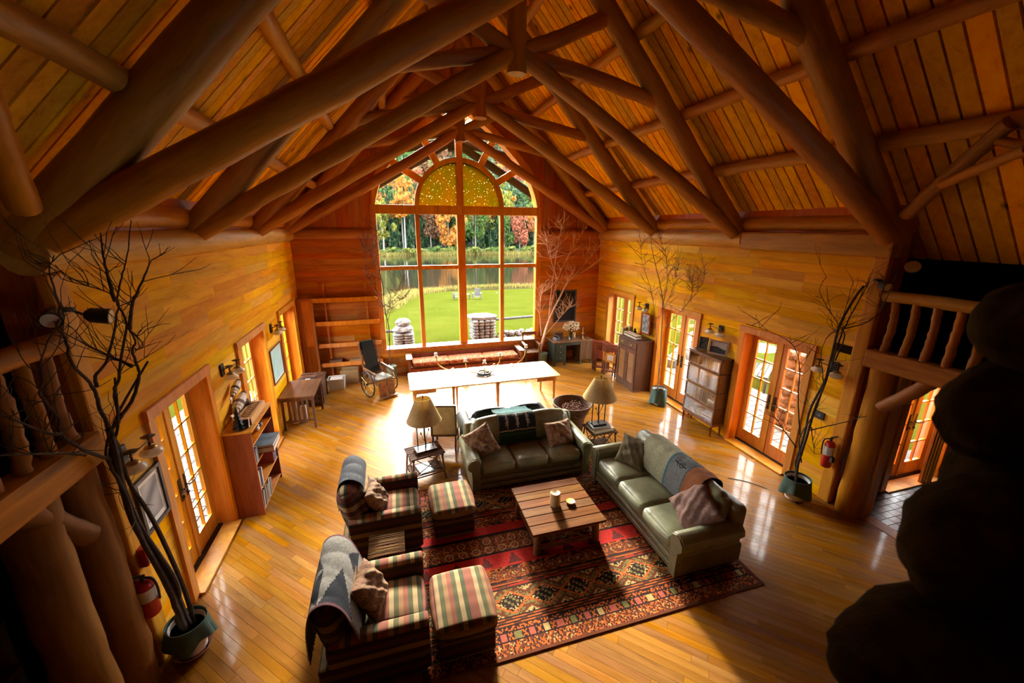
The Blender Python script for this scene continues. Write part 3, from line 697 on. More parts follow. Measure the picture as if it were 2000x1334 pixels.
MB().grid(lambda u, v: (u*.40, -.06+.018*math.sin(u*26*PI)*(.6+.4*v), .03+v*1.75), 130, 6, .004).build('cloth', fabric('wine_cloth', (.13, .02, .02)), cu, True); MB().tube([(-.05, -.06, 1.80), (.40, -.06, 1.80)], .014).build('rod', W['iron'], cu)
pe = thing('boot_tray_pot', 'small pale bowl with a grey brush on the entry floor below the plaster wall', 'bowl', (8.30, 3.44, 0)); MB().lathe([(.06, 0), (.10, .09), (.105, .10), (.09, .095), (.06, .03)], n=16).build('bowl', W['plaster'], pe, True); MB().rbox((0, 0, .12), (.12, .06, .07), .015, 2).build('brush', W['slate'], pe)
st = thing('entry_stool', 'light pine stool half hidden by the dark chimney in the entry', 'stool', (8.98, 3.0, 0)); MB().rbox((0, 0, .47), (.30, .5, .045), .01, 2).build('seat', W['pinelight'], st)
for y in (-.2, .2): MB().b2((-.14, y-.02, 0), (.14, y+.02, .45)).build('leg', W['pinelight'], st)
# rough stone chimney at the balcony edge
ch = thing('stone_chimney', 'dark out-of-focus rough stone chimney rising beside the balcony', 'chimney', (1.75, .12, 0))
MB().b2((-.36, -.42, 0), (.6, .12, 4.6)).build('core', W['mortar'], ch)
def boulder(c, r, seed):
    from mathutils import noise
    mb = MB().sph(c, r, 40, 26, .0, None, seed); C_ = V(c)
    mb.v = [tuple(C_ + (V(p)-C_)*(1 + .10*noise.noise(V(p)*6 + V((seed, 0, 0))) + .07*noise.noise(V(p)*17) + .035*noise.noise(V(p)*48))) for p in mb.v]
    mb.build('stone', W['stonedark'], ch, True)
qs = random.Random(8)
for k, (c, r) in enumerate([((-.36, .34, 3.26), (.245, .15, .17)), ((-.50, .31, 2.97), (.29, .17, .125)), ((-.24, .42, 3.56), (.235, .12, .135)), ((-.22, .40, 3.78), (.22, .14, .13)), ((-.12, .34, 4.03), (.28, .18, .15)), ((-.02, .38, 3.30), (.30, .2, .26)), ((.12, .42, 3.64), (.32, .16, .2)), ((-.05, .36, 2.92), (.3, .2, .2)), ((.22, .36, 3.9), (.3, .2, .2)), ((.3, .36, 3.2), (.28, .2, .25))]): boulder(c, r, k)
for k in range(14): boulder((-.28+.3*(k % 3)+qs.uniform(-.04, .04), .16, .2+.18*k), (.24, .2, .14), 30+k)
# dark shelf rack under the gallery
rk = thing('shelf_rack', 'dark rough shelf rack in the shadow under the gallery', 'shelf', (-3.05, 2.1, 0))
for y in (-1.0, 0, 1.0): MB().b2((-.22, y-.03, 0), (.22, y+.03, 2.1)).build('upright', W['dark'], rk)
for z in (.18, .52, .9, 1.3, 1.7): MB().b2((-.24, -1.1, z), (.26, 1.0, z+.035)).build('shelf', W['darkx'], rk)
bl = thing('red_blanket', 'folded dark red blanket lying on the lowest boards of the dark shelf rack', 'blanket', (-2.98, 2.35, .215)); MB().rbox((0, 0, .07), (.36, .75, .12), .05, 3, .02).build('fold', fabric('deep_red_wool', (.30, .012, .02)), bl, True); MB().rbox((.01, 0, .155), (.33, .7, .05), .024, 3, .01).build('fold', fabric('deep_red_wool_top', (.34, .016, .025)), bl, True)
for k in range(9):
    lg = thing('split_log', 'split birch log on the dark shelf rack', 'log', (-3.05+qs.uniform(-.03, .03), 1.35+k*.17, .555+.055), 0, 'firewood on the dark shelf rack'); MB().tube([(-.22, 0, 0), (.22, 0, 0)], .054, 9).build('wood', W['twig'], lg)
# ---------------------------------------------------------------- outdoors
def xb(y):
    P = [(-100, -60), (20, -60), (23, -7), (26, -2.3), (31, -1.2), (36, -.7), (42, .3), (49, 1.5), (54, 4), (57, 9), (200, 40)]
    for (a, b), (c, d) in zip(P, P[1:]):
        if y <= c: return lerp(b, d, (y-a)/(c-a))
    return 40
def yb(x): 
    P = [(-100, 47), (2, 49), (6, 56), (10, 57), (15, 58), (20, 55), (40, 50), (200, 48)]
    for (a, b), (c, d) in zip(P, P[1:]):
        if x <= c: return lerp(b, d, (x-a)/(c-a))
    return 48
def lawn_h(x, y):
    z = -.06 - max(0, y-14)*.105; d = max(xb(y)-x if y > 20 else -1, y-yb(x))
    return z if d < 0 else max(-5.2, z - d*.55)
lawn = MB().grid(lambda u, v: (lerp(-60, 80, u), lerp(11.7, 66, v), lawn_h(lerp(-60, 80, u), lerp(11.7, 66, v))), 200, 80).build('lawn', W['grass'], None, True, kind='structure')
MB().b2((-60, -30, -.5), (XL-.42, 11.69, -.07)).build('ground_left', W['grass'], None, kind='structure'); MB().b2((XR+.42, 4.4, -.5), (80, 11.69, -.07)).build('ground_right', W['grass'], None, kind='structure')
MB().b2((9.4, -30, -.5), (80, 4.39, -.07)).build('ground_front_right', W['grass'], None, kind='structure')
MB().grid(lambda u, v: (lerp(-260, 360, u), lerp(20, 140, v), -4.25), 4, 4).build('pond_water', W['water'], None, kind='structure')
def hill_h(x, y):
    n = 2.2*math.sin(x*.045+1)+1.4*math.sin(x*.11+y*.05)
    if y < 128: return -4.9
    if y < 150: return -4.5 + (y-128)*.09
    return -2.5 + (y-150)*.50 + n*min(1, (y-150)/40) if y < 300 else 72.5 + n - (y-300)*.2
MB().grid(lambda u, v: (lerp(-220, 340, u), lerp(124, 420, v), hill_h(lerp(-220, 340, u), lerp(124, 420, v))), 60, 60).build('hill', W['forest'], None, True, kind='structure')
# tufts along both shores
def tufts(name, pts, hgt, mat, label, n, seed, spread):
    q = random.Random(seed); mb = MB()
    for x, y, z in pts:
        for _ in range(n):
            a = q.uniform(0, 2*PI); px, py = x+q.gauss(0, spread), y+q.gauss(0, spread*.7); h = hgt*q.uniform(.5, 1.2); w_ = hgt*.07; dx, dy = math.cos(a)*w_, math.sin(a)*w_; lx, ly = q.gauss(0, h*.25), q.gauss(0, h*.25)
            mb.add([(px-dx, py-dy, z), (px+dx, py+dy, z), (px+lx, py+ly, z+h)], [(0, 1, 2)], None, q.random())
    o = mb.build(name, mat); return tag(o, label, 'grass', None, 'stuff')
near = [(xb(y)+.4, y, lawn_h(xb(y)+.4, y)-.05) for y in [24+.35*i for i in range(80)]] + [(x, yb(x)-.5, lawn_h(x, yb(x)-.5)-.05) for x in [2+.35*i for i in range(120)]]
tufts('shore_grass', near, .75, W['reed'], 'tall yellowing grass fringing the lawn along the near shore', 70, 1, .45)
tufts('far_reeds', [(x, 128.5+2*math.sin(x*.3), -4.3) for x in [-20+.8*i for i in range(170)]], 1.3, W['reed'], 'reeds and yellow grass along the far shore of the pond', 34, 2, .9)
# trees
def crown(kind, seed, leaf, n):
    q = random.Random(seed); mb = MB(); B = []
    if kind == 'round': B = [(V((q.gauss(0, .45), q.gauss(0, .45), q.uniform(-.75, .85))), q.uniform(.28, .5)) for _ in range(16)]
    elif kind == 'open': B = [(V((q.gauss(0, .55), q.gauss(0, .55), q.uniform(-.9, .9))), q.uniform(.16, .34)) for _ in range(24)]
    elif kind == 'cone':
        for k in range(9):
            t = k/8; r = lerp(.75, .06, t)
            for a in range(max(2, int(8*(1-t)))): an = q.uniform(0, 2*PI); B.append((V((math.cos(an)*r*.7, math.sin(an)*r*.7, lerp(-1, 1, t))), lerp(.30, .10, t)))
    elif kind == 'low': B = [(V((q.uniform(-1, 1), q.uniform(-.7, .7), q.uniform(-.6, .3))), q.uniform(.3, .5)) for _ in range(12)]
    for i in range(n):
        c, r = B[i % len(B)]; d = V((q.gauss(0, 1), q.gauss(0, 1), q.gauss(0, .8))).normalized(); p = c + d*r*q.uniform(.75, 1.05)
        nn = (d + V((q.gauss(0, .6), q.gauss(0, .6), q.gauss(.3, .6)))).normalized(); x, y, _ = frame(nn); a = q.uniform(0, PI); ux = x*math.cos(a)+y*math.sin(a); uy = y*math.cos(a)-x*math.sin(a); s = leaf*q.uniform(.6, 1.3)
        mb.add([p-ux*s-uy*s*.5, p+ux*s-uy*s*.6, p+ux*s*.8+uy*s*.6, p-ux*s+uy*s*.5], [(0, 1, 2, 3)], None, q.random())
    return mb
CRN = {}
def crown_mesh(kind, seed, mat, leaf=.10, n=620):
    k = (kind, seed, mat)
    if k not in CRN:
        o = crown(kind, seed, leaf, n).build('crown', W[mat]); CRN[k] = o.data; bpy.data.objects.remove(o)
    return CRN[k]
def tree(name, label, x, y, z, h, r, kind, seed, mat, group=None, trunkmat='trunk', clear=.3, n=620, leaf=.10, split=True):
    me = crown_mesh(kind, seed, mat, leaf, n)
    if not split:
        o = bpy.data.objects.new(name, me); C.objects.link(o); o.location = (x, y, z+h*.52); o.scale = (r, r, h*.5); o.rotation_euler = (0, 0, seed*1.7+x)
        return tag(o, label, 'tree', group)
    t = thing(name, label, 'tree', (x, y, z), 0, group)
    c = bpy.data.objects.new('crown', me); C.objects.link(c); c.parent = t; ch_ = h*(1-clear); c.location = (0, 0, h*clear+ch_*.5); c.scale = (r, r, ch_*.54); c.rotation_euler = (0, 0, seed*1.3+x)
    q = random.Random(seed+int(x*10)); MB().tube([(0, 0, -.3), (q.uniform(-.1, .1), 0, h*.3), (q.uniform(-.3, .3), 0, h*.85)], [h*.016, h*.013, h*.005], 7).build('trunk', W[trunkmat], t, True)
    return t
qh = random.Random(99); n = 0
rows = 12
for r in range(rows):
    y = 152 + r*11
    for k in range(20):
        xmin, xmax = -.10*y-6, .42*y+8
        x = lerp(xmin, xmax, (k+qh.uniform(.1, .9))/20); yy = y+qh.uniform(-5, 5)
        u = qh.random(); far_right = x/yy > .2
        mat = 'bl' if (u < .55 and far_right) or u < .12 else 'g1' if u < .58 else 'g2' if u < .68 else 'yg' if u < .84 else 'or' if u < .91 else 'rust' if u < .97 else 'rd'
        kind = 'cone' if mat == 'g2' else 'round'; nm = {'g2': 'dark conifer', 'bl': 'blue green leafy tree', 'g1': 'green leafy tree', 'yg': 'yellow green tree', 'or': 'orange autumn tree', 'rust': 'brown autumn tree', 'rd': 'red autumn tree'}[mat]
        tree('hill_tree', nm+' on the wooded hillside across the pond', x, yy, hill_h(x, yy)-.5, qh.uniform(10, 15), qh.uniform(4.2, 6.2), kind, 1+n % 3, mat, nm+'s on the far hillside', split=False); n += 1
nb = 0
for k in range(38):                                                       # dark trunks and evergreens behind the far bank
    x = -12 + k*2.0 + qh.uniform(-.8, .8); y = qh.uniform(143, 151); pale = k % 6 == 2
    if pale: tree('birch_tree', 'slender pale trunked tree behind the far bank of the pond', x, y-3, -3.6, qh.uniform(17, 20), 2.6, 'open', 4, 'yg', 'pale trunks behind the far bank', 'birch', .5)
    else: tree('evergreen_tree', 'dark evergreen in the shade behind the far bank of the pond', x, y, -3.6, qh.uniform(14, 19), qh.uniform(2.6, 3.4), 'cone', 1+k % 3, 'g2', 'dark evergreens behind the far bank', 'trunk', .16, 900, .09)
for lab, x, y, h, r, kind, mat, cl in [('large orange maple at the centre of the far bank', 18.3, 137, 15, 4.2, 'open', 'or', .2), ('salmon red maple on the far bank behind the rightmost panes', 43.5, 139, 13, 3.6, 'round', 'rd', .18), ('yellow green birch clump on the far bank behind the leftmost panes', -2.2, 137, 15.5, 3.6, 'open', 'yg', .3), ('orange crowned slender maple beside the yellow green birch clump', 4.6, 139, 18, 4.6, 'open', 'or', .62), ('brown leaved tree beside the large orange maple', 13.2, 143, 15, 3.4, 'round', 'rust', .3), ('broad green pine on the far bank beside the large orange maple', 27.5, 138, 17, 5.0, 'open', 'g1', .3), ('small orange tree at the edge of the rightmost pane', 49.5, 141, 14, 3.2, 'open', 'or', .5), ('orange tree high behind the green pine', 36.5, 146, 19, 4.0, 'open', 'or', .6), ('tall green tree between the pine and the salmon red maple', 38.2, 140, 13, 3.0, 'round', 'g1', .15), ('big golden orange tree on the slope behind the upper arch panes', 2.0, 150, 27, 7.0, 'open', 'or', .45)]:
    tree('bank_tree', lab, x, y, -3.7, h, r, kind, 7, mat, None, 'birch' if 'birch' in lab or 'slender' in lab else 'trunk', cl, 1300, .075)
for k in range(26):
    x = -8+k*2.5+qh.uniform(-.6, .6); o = tree('bank_shrub', 'low shrub on the far bank of the pond', x, 131+qh.uniform(-1, 2.5), -4.1, qh.uniform(2.2, 3.6), qh.uniform(1.6, 2.4), 'low', 9, 'shrub' if k % 4 else 'g1', 'low shrubs on the far bank', split=False); o['category'] = 'shrub'
# stone gate pillars, rails and low wall outside the window
def pillar(name, label, x0, x1, y0, y1, courses, capz, seed, big):
    q = random.Random(seed); t = thing(name, label, 'pillar', ((x0+x1)/2, (y0+y1)/2, -.06)); w_, d_ = x1-x0, y1-y0
    MB().b2((-w_/2+.07, -d_/2+.07, 0), (w_/2-.07, d_/2-.07, capz)).build('core', W['mortar'], t)
    z = 0
    for c in range(courses):
        h = capz/courses
        for side in range(4):
            L = w_ if side % 2 == 0 else d_; k = max(2, int(L/big)); 
            for i in range(k):
                u = -L/2 + L*(i+.5)/k + q.uniform(-.02, .02); r = (L/k*.56, .10, h*.56)
                p = [(u, -d_/2+.05), (w_/2-.05, u), (u, d_/2-.05), (-w_/2+.05, u)][side]; rr = r if side % 2 == 0 else (r[1], r[0], r[2])
                MB().sph((p[0], p[1], z+h/2), rr, 9, 6, .12, None, q.randint(0, 999)).build('stone', W['stone'], t)
        z += h
    return t
p1 = pillar('gate_pillar', 'fieldstone pillar with a large flat capstone outside the window, right of centre', 2.70, 3.50, 14.15, 14.95, 7, .78, 1, .16)
MB().prism([(-.52, .30), (-.46, -.28), (-.1, -.40), (.48, -.34), (.56, -.02), (.30, .40), (-.2, .46)], .78, .90, 'z').build('capstone', W['stone'], p1, bevel=.03)
p2 = pillar('gate_pillar', 'short pillar of stacked flat grey slabs outside the leftmost lower pane', -.12, .52, 14.15, 14.75, 5, .46, 2, .34)
MB().sph((0, 0, .58), (.36, .33, .14), 12, 7, .1, None, 5).build('capstone', W['stone'], p2); MB().sph((.02, .04, .80), (.27, .26, .16), 12, 7, .08, None, 6).build('capstone', W['stone'], p2)
def rail(label, a, b): t = thing('fence_rail', label, 'rail', a); MB().tube([(0, 0, 0), V(b)-V(a)], .05, 9).build('pole', W['greywood'], t); MB().tube([(V(b)-V(a))*.75, (V(b)-V(a))*.75+V((0, 0, -a[2]-.06))], .05, 8).build('post', W['greywood'], t)
rail('weathered pole rail running from the capped pillar past the rightmost pane', (3.52, 14.7, .60), (8.5, 15.2, .62)); rail('weathered pole rail meeting the stacked slab pillar', (-.10, 14.6, .42), (-4.5, 14.9, .42))
lw_ = thing('low_stone_wall', 'low wall of loose grey boulders behind the rightmost lower pane', 'wall', (4.6, 14.35, -.08))
for k in range(20): MB().sph((-.95+.105*k+qs.uniform(-.02, .02)*2, qs.uniform(-.12, .12), .10+.12*(k % 2)), (.13, .14, .11), 9, 6, .15, None, k).build('stone', W['stone'], lw_)
def adirondack(label, x, y, rz):
    t = thing('adirondack_chair', label, 'chair', (x, y, lawn_h(x, y)), rz, 'chairs by the shore'); g = W['greywood']
    for k in range(7): MB().b2((-.27+k*.078, .30, .30), (-.20+k*.078, .33, 1.0+.10*math.sin(PI*(k+.5)/7))).build('back_slat', g, t)
    for k in range(5): MB().b2((-.28, -.28+k*.115, .34-.02*k), (.28, -.18+k*.115, .36-.02*k)).build('seat_slat', g, t)
    for sx in (-.36, .36):
        MB().b2((sx-.07, -.36, .56), (sx+.07, .34, .585)).build('arm', g, t); MB().b2((sx-.02, -.32, 0), (sx+.02, -.22, .56)).build('leg', g, t); MB().b2((sx-.02, .28, 0), (sx+.02, .36, .56)).build('leg', g, t)
    MB().b2((-.34, .33, .55), (.34, .35, .60)).build('back_rail', g, t)
adirondack('grey wooden garden chair seen whole on the far lawn, backed by the near shore', 7.4, 36.94, PI); adirondack('grey wooden garden chair half hidden by the centre mullion on the far lawn', 5.6, 37.4, -PI/2)
tb = thing('garden_table', 'small grey slatted table between the two garden chairs on the far lawn', 'table', (6.55, 37.6, lawn_h(6.55, 37.6)))
for k in range(4): MB().b2((-.30, -.24+k*.125, .46), (.30, -.13+k*.125, .49)).build('slat', W['greywood'], tb)
for sx in (-.26, .26):
    for sy in (-.2, .2): MB().b2((sx-.025, sy-.025, 0), (sx+.025, sy+.025, .46)).build('leg', W['greywood'], tb)
# paved terraces beyond the french doors
def terrace(name, x0, y0, nx, ny, s):
    t = holder(name); MB().b2((x0, y0, -.12), (x0+nx*s, y0+ny*s, -.055)).build('bed', W['bank'], t)
    for i in range(nx):
        for j in range(ny): MB().b2((x0+i*s+.008, y0+j*s+.008, -.06), (x0+(i+1)*s-.008, y0+(j+1)*s-.008, -.04+qs.uniform(-.003, .003))).build('paver', W['paver'], t)
terrace('ground_terrace_left', -4.85, 4.3, 10, 28, .24); terrace('ground_terrace_right', XR+.45, 4.5, 10, 27, .235)
rw_ = thing('rock_border', 'border of large grey rocks beyond the middle door of the side with the bookcase', 'rocks', (9.2, 10.6, -.08))
for k in range(16): MB().sph((-1.2+.19*k, -.9+.16*k+qs.uniform(-.2, .2), .12), (.24, .22, .22), 10, 7, .14, None, 50+k).build('rock', W['stone'], rw_)
bn = thing('garden_bench', 'pale slatted garden bench on the grass beyond the double door nearest the entry', 'bench', (9.3, 7.9, -.06), math.radians(35))
for k in range(4): MB().b2((-.65, -.22+k*.12, .42), (.65, -.12+k*.12, .445)).build('seat_slat', W['greywood'], bn)
for k in range(9): MB().b2((-.62+k*.15, .26, .44), (-.56+k*.15, .285, .88)).build('back_slat', W['greywood'], bn)
MB().b2((-.68, .25, .86), (.68, .30, .93)).build('back_rail', W['greywood'], bn)
for sx in (-.62, .62):
    for sy in (-.2, .26): MB().b2((sx-.03, sy-.03, 0), (sx+.03, sy+.03, .44)).build('leg', W['greywood'], bn)
gt = thing('patio_table', 'round pale garden table beyond the double door nearest the entry', 'table', (10.1, 8.9, -.06)); MB().lathe([(.55, .70), (.57, .72), (.55, .74)], n=28).build('top', W['paper'], gt); MB().lathe([(.25, 0), (.05, .05), (.04, .70)], n=12).build('pedestal', W['greywood'], gt)
pl = thing('terracotta_planter', 'terracotta pot with a bright green plant outside the entry door', 'planter', (7.95, 4.75, -.055)); MB().lathe([(.12, 0), (.17, .26), (.19, .30), (.16, .30)], n=16).build('pot', W['clay'], pl, True); MB().sph((0, 0, .38), (.17, .17, .12), 12, 8, .3).build('leaves', W['grass'], pl)

gw = thing('garden_stone_wall', 'tan stone wall outside the double door nearest the entry', 'wall', (8.45, 5.75, -.06)); W['tanstone'] = plain('tan_stone', (.12, .075, .035), .9, 0, .5, 5, .6)
MB().b2((-.80, -.18, 0), (.9, .22, 1.72)).build('core', W['mortar'], gw)
for r in range(9):
    for k in range(8): MB().sph((-.78+.21*k+(.1 if r % 2 else 0), .18, .1+.19*r), (.125, .12, .105), 9, 6, .12, None, r*10+k).build('stone', W['tanstone'], gw)
for r in range(9):
    for k in range(2): MB().sph((-.78, -.1+.2*k, .1+.19*r), (.1, .125, .105), 9, 6, .12, None, r*10+k).build('stone', W['tanstone'], gw)
for r in range(9):
    for k in range(8): MB().sph((-.78+.21*k+(.1 if r % 2 else 0), -.15, .1+.19*r), (.125, .12, .105), 9, 6, .12, None, 200+r*10+k).build('stone', W['tanstone'], gw)
# ---------------------------------------------------------------- furniture
def rug():
    RED, ORG, DK, CRM, BRN, PNK, OLV = (.42, .018, .010), (.38, .085, .012), (.020, .007, .005), (.40, .26, .09), (.11, .028, .008), (.34, .075, .045), (.15, .125, .035)
    X0, X1, Y0r, Y1r = 0.0, 3.91, 2.78, 5.66; q = random.Random(4); hsh = lambda i, j: random.Random(i*7919+j*104729).random()
    def col(u, v):
        x = u*(X1-X0); y = v*(Y1r-Y0r); L = Y1r-Y0r; y = min(y, L-y) if y > L*.62 else y; ix, iy = int(x/.016), int(y/.016)
        if x < .05 or x > 3.87 or y < .035: return BRN
        if y < .16: return ORG if hsh(ix, iy) < .36 else (CRM if hsh(ix, iy) > .9 else (DK if hsh(ix+1, iy) < .35 else BRN))
        if y < .27:
            k = int(x/.155); f = x/.155-k
            if f < .45: return (CRM, PNK, OLV, PNK)[k % 4] if .175 < y < .255 else DK
            return ORG if abs(abs(f-.72)/.2-abs(y-.215)/.045) < .3 and abs(y-.215) < .045 else DK
        if y < .32: return ORG if hsh(ix, iy) < .4 else DK
        if y < .42: return (ORG if (ix//5+iy) % 3 else BRN) if iy % 2 else DK
        if y < .76:
            k = int(x/.40); f = (x/.40-k-.5)*2; g = (y-.59)/.17; d = abs(f)*.62+abs(g)*.75
            if d < .38: return OLV if (ix//2+iy//2) % 3 == 0 else DK
            if d < .55: return DK if hsh(ix, iy) < .7 else CRM
            if d < .68: return ORG
            e = (1-abs(f))*.62+(1-abs(g))*.75
            return DK if e < .22 and hsh(ix, iy) < .5 else CRM if e < .30 else OLV if d < .9 and hsh(ix, iy) < .6 else BRN
        if y < .90: return (DK, ORG, DK, BRN, RED, DK, ORG, BRN, DK)[iy % 9] if hsh(ix//4, iy) < .75 else BRN
        if y < 1.03: return CRM if abs((x/.12 % 1)-.5)*.12+abs(y-.965)*.9 < .028 and hsh(ix, iy) < .6 else (ORG if hsh(ix, iy) < .25 else BRN)
        if y < 1.08: return DK if hsh(ix//2, iy) < .6 else ORG
        if y < 1.29:
            f = x/.36 % 1; t = (y-1.10)/.18
            if .08 < f < .62 and abs(f-.35) < .26*(1-t) and 0 < t < 1: return DK if (ix+iy) % 2 else (.2, .03, .02)
            return RED
        if y < 1.33: return DK
        if y < 1.62:
            k = int(x/.17); f = x/.17-k-.5; r = math.hypot(f*.17, ((y-1.33) % .145)-.06)
            return CRM if .042 < r < .056 else (PNK if r < .02 else (BRN if hsh(ix, iy) < .7 else ORG))
        if y < 1.66: return DK
        if y < 1.86: return RED if hsh(ix//6, iy) < .9 else (.28, .03, .02)
        return DK if hsh(ix, iy) < .35 else (BRN if hsh(ix, iy) < .8 else ORG)
    t = thing('kilim_rug', 'large red and brown banded kilim rug under the coffee table', 'rug', (X0, Y0r, .001))
    mb = MB().grid(lambda u, v: (u*(X1-X0), v*(Y1r-Y0r), .011), 245, 182, .009, col); mb.build('pile', W['paint'], t)
rug()
def pillow(name, label, w_, h_, t_, mat, loc, rot, seed=0, group=None, par=None):
    q = random.Random(seed); ph = [q.uniform(0, 6) for _ in range(6)]; t = thing(name, label, 'cushion', loc, 0, group); t.rotation_euler = rot
    mb = MB()
    for sg in (1, -1):
        def f(u, v, sg=sg):
            a, b = u*2-1, v*2-1; k = (max(0, 1-a**4)*max(0, 1-b**4))**.5
            wr = .012*math.sin(a*5+ph[0]+b*3)+.010*math.sin(b*8+ph[1]-a*4)+.008*math.sin(a*13+b*9+ph[2])
            return (w_/2*a*(1-.09*(1-b*b)), h_/2*b*(1-.09*(1-a*a)), sg*(t_/2*k+wr*k))
        mb.grid(f if sg > 0 else (lambda u, v: f(1-u, v)), 24, 24)
    mb.build('cover', mat, t, True, merge=True); return t
def sofa(name, label, W_, D, loc, rz, mat, body, seats=3, ah=.60, bh=.86, aw=.24, leg=True):
    t = thing(name, label, 'sofa', loc, rz); h = W_/2
    b = MB().rbox((0, .01, .175), (W_-.16, D-.06, .27), .03, 3)
    b.build('base', body, t, True)
    for z in (.09, .19): MB().rbox((0, -D/2+.035, z), (W_-.17, .05, .085), .025, 3).build('front_welt', body, t, True)
    iw = W_-2*aw
    for k in range(seats):
        x = -iw/2+iw*(k+.5)/seats; MB().rbox((x, -.12, .375), (iw/seats-.008, D-.26, .17), .06, 4, .035).build('seat_cushion', mat, t, True)
    for k in range(seats if seats == 2 else 2):
        n2 = 2; x = -iw/2+iw*(k+.5)/n2; MB().rbox((x, D/2-.24, bh-.20), (iw/n2-.008, .22, .46), .10, 4, .05, (-.20, 0, 0)).build('back_cushion', mat, t, True)
    MB().rbox((0, D/2-.10, bh/2+.0), (W_-.20, .20, bh-.10), .08, 4, 0, (-.05, 0, 0)).build('back', body, t, True)
    for sg in (-1, 1):
        a = MB(); n = 9
        for k in range(n):                                               # arm swells upward and rolls over outward
            pass
        prof = [(.02, .04), (.02, .45), (.0, ah-.06), (.03, ah-.01), (.09, ah+.01), (.16, ah-.01), (.215, ah-.06), (.225, ah-.13), (.19, ah-.18), (.16, ah-.2), (.15, .25), (.15, .04)]
        P = [(sg*(h-aw+.0+u), z) for u, z in prof]
        a.prism(P if sg < 0 else P[::-1], -D/2+.01, D/2-.08, 'y'); arm = a.build('arm', mat, t, True, bevel=.012)
        F = [(sg*(h-aw+.012+u*.93), z*.985) for u, z in prof]
        MB().prism(F if sg < 0 else F[::-1], -D/2-.012, -D/2+.012, 'y').build('arm_front', body, arm, bevel=.006)
    for sx in (-1, 1):
        for sy in (-1, 1): MB().lathe([(.022, 0), (.03, .05)], (sx*(h-.15), sy*(D/2-.10), 0), 8).build('leg', W['dark'], t)
    return t
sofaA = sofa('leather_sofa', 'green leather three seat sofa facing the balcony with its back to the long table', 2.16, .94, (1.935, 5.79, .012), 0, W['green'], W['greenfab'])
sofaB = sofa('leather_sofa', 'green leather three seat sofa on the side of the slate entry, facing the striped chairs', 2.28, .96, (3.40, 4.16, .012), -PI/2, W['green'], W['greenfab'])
sofaC = sofa('leather_sofa', 'dark leather loveseat facing the window, back to back with the green sofa', 1.72, .80, (1.85, 6.71, 0), PI, W['black'], W['black'], 2, .60, .80, .2)
pillow('throw_pillow', 'shiny brown pillow leaning in the arm corner of the sofa that faces the balcony', .50, .50, .20, W['pillow_brown'], (1.17, 5.72, .66), (math.radians(62), math.radians(-32), math.radians(-12)), 1)
pillow('throw_pillow', 'crumpled plum and gold leaf pillow beside the lamp with books, on the green sofa', .50, .44, .20, W['pillow_plum'], (2.52, 5.70, .64), (math.radians(58), 0, math.radians(8)), 2)
pillow('throw_pillow', 'olive woven pillow in the far arm corner of the green sofa nearest the entry', .48, .48, .18, W['pillow_olive'], (3.38, 4.80, .66), (math.radians(55), 0, math.radians(-60)), 3)
pillow('throw_pillow', 'large rose brown corduroy pillow at the near end of the green sofa nearest the entry', .56, .56, .20, W['pillow_rose'], (3.40, 3.45, .65), (math.radians(48), math.radians(20), math.radians(-105)), 4)
def drape(name, label, prof, x0, x1, colf, loc, rz, mat=None, wave=.008, seed=0, skew=0, fringe=None):       # cloth laid over a section profile of (y, z)
    q = random.Random(seed); t = thing(name, label, 'blanket', loc, rz); Pf = smooth_path([(0, a, b) for a, b in prof], 6)
    n = len(Pf)-1; ph = q.uniform(0, 6)
    def f(u, v):
        k = v*n; i = min(int(k), n-1); p = Pf[i].lerp(Pf[i+1], k-i); x = lerp(x0, x1, u)+skew*v
        o = wave*math.sin(x*17+v*3+ph)+wave*.7*math.sin(x*9-v*7+ph*2)
        return (x, p.y, p.z+abs(o))
    o = MB().grid(f, 60, 60, .010, colf).build('cloth', mat or W['paint'], t, True)
    if fringe:
        mb = MB()
        for i in range(46):
            for v in fringe:
                p = V(f(i/45, v)); mb.tube([p, p+V((q.uniform(-.012, .012), 0, -.05))], .004, 4, True, (.05, .04, .035))
        mb.build('fringe', W['paint'], t, kind='stuff')
    return t
TEAL, NAVY, CREAM_, DTEAL = (.022, .075, .075), (.020, .023, .028), (.45, .42, .34), (.018, .045, .036)
def feather(u, v, cu, cv, s):                                            # woven arrow feather: shaft with barbs
    a, b = (u-cu)/s, (v-cv)/s
    if abs(a) < .10 and -1.1 < b < 1.1: return True
    return -0.75 < b < .75 and abs(a) < .55 and abs(((b+abs(a)*.7)*3.2) % 1-.5) < .22
def colA(u, v):
    if v < .50: return TEAL
    if v < .80: 
        for c in (.22, .5, .78):
            if feather(u, v, c, .65, .10): return CREAM_
        return (.32, .28, .18) if v < .52 or v > .78 else NAVY
    return (.03, .10, .06) if abs(v-.84) < .012 else DTEAL
drape('throw_blanket', 'teal and black blanket with cream feather motifs over the sofa facing the balcony', [(.66, .835), (.52, .85), (.36, .905), (.24, .93), (.12, .86), (.055, .66), (.03, .50)], -.42, .22, colA, (1.935, 5.79, .012), 0, seed=1)
def colB(u, v):
    if u < .48: return (.255, .245, .155) if (int(u*80) % 9) else (.22, .23, .16)
    if u < .52: return (.055, .115, .14)
    if u < .76:
        for c in (.36, .62):
            if feather(v, u, c, .64, .085): return (.02, .02, .022)
        return (.13, .135, .13)
    if u < .79: return (.06, .09, .10)
    return (.23, .085, .035)
drape('throw_blanket', 'sage and rust blanket with a grey feather band over the sofa near the entry', [(.52, .55), (.50, .80), (.40, .90), (.26, .945), (.13, .88), (.05, .68), (.03, .52)], -.60, .58, colB, (3.40, 4.16, .012), -PI/2, seed=2, skew=.06)
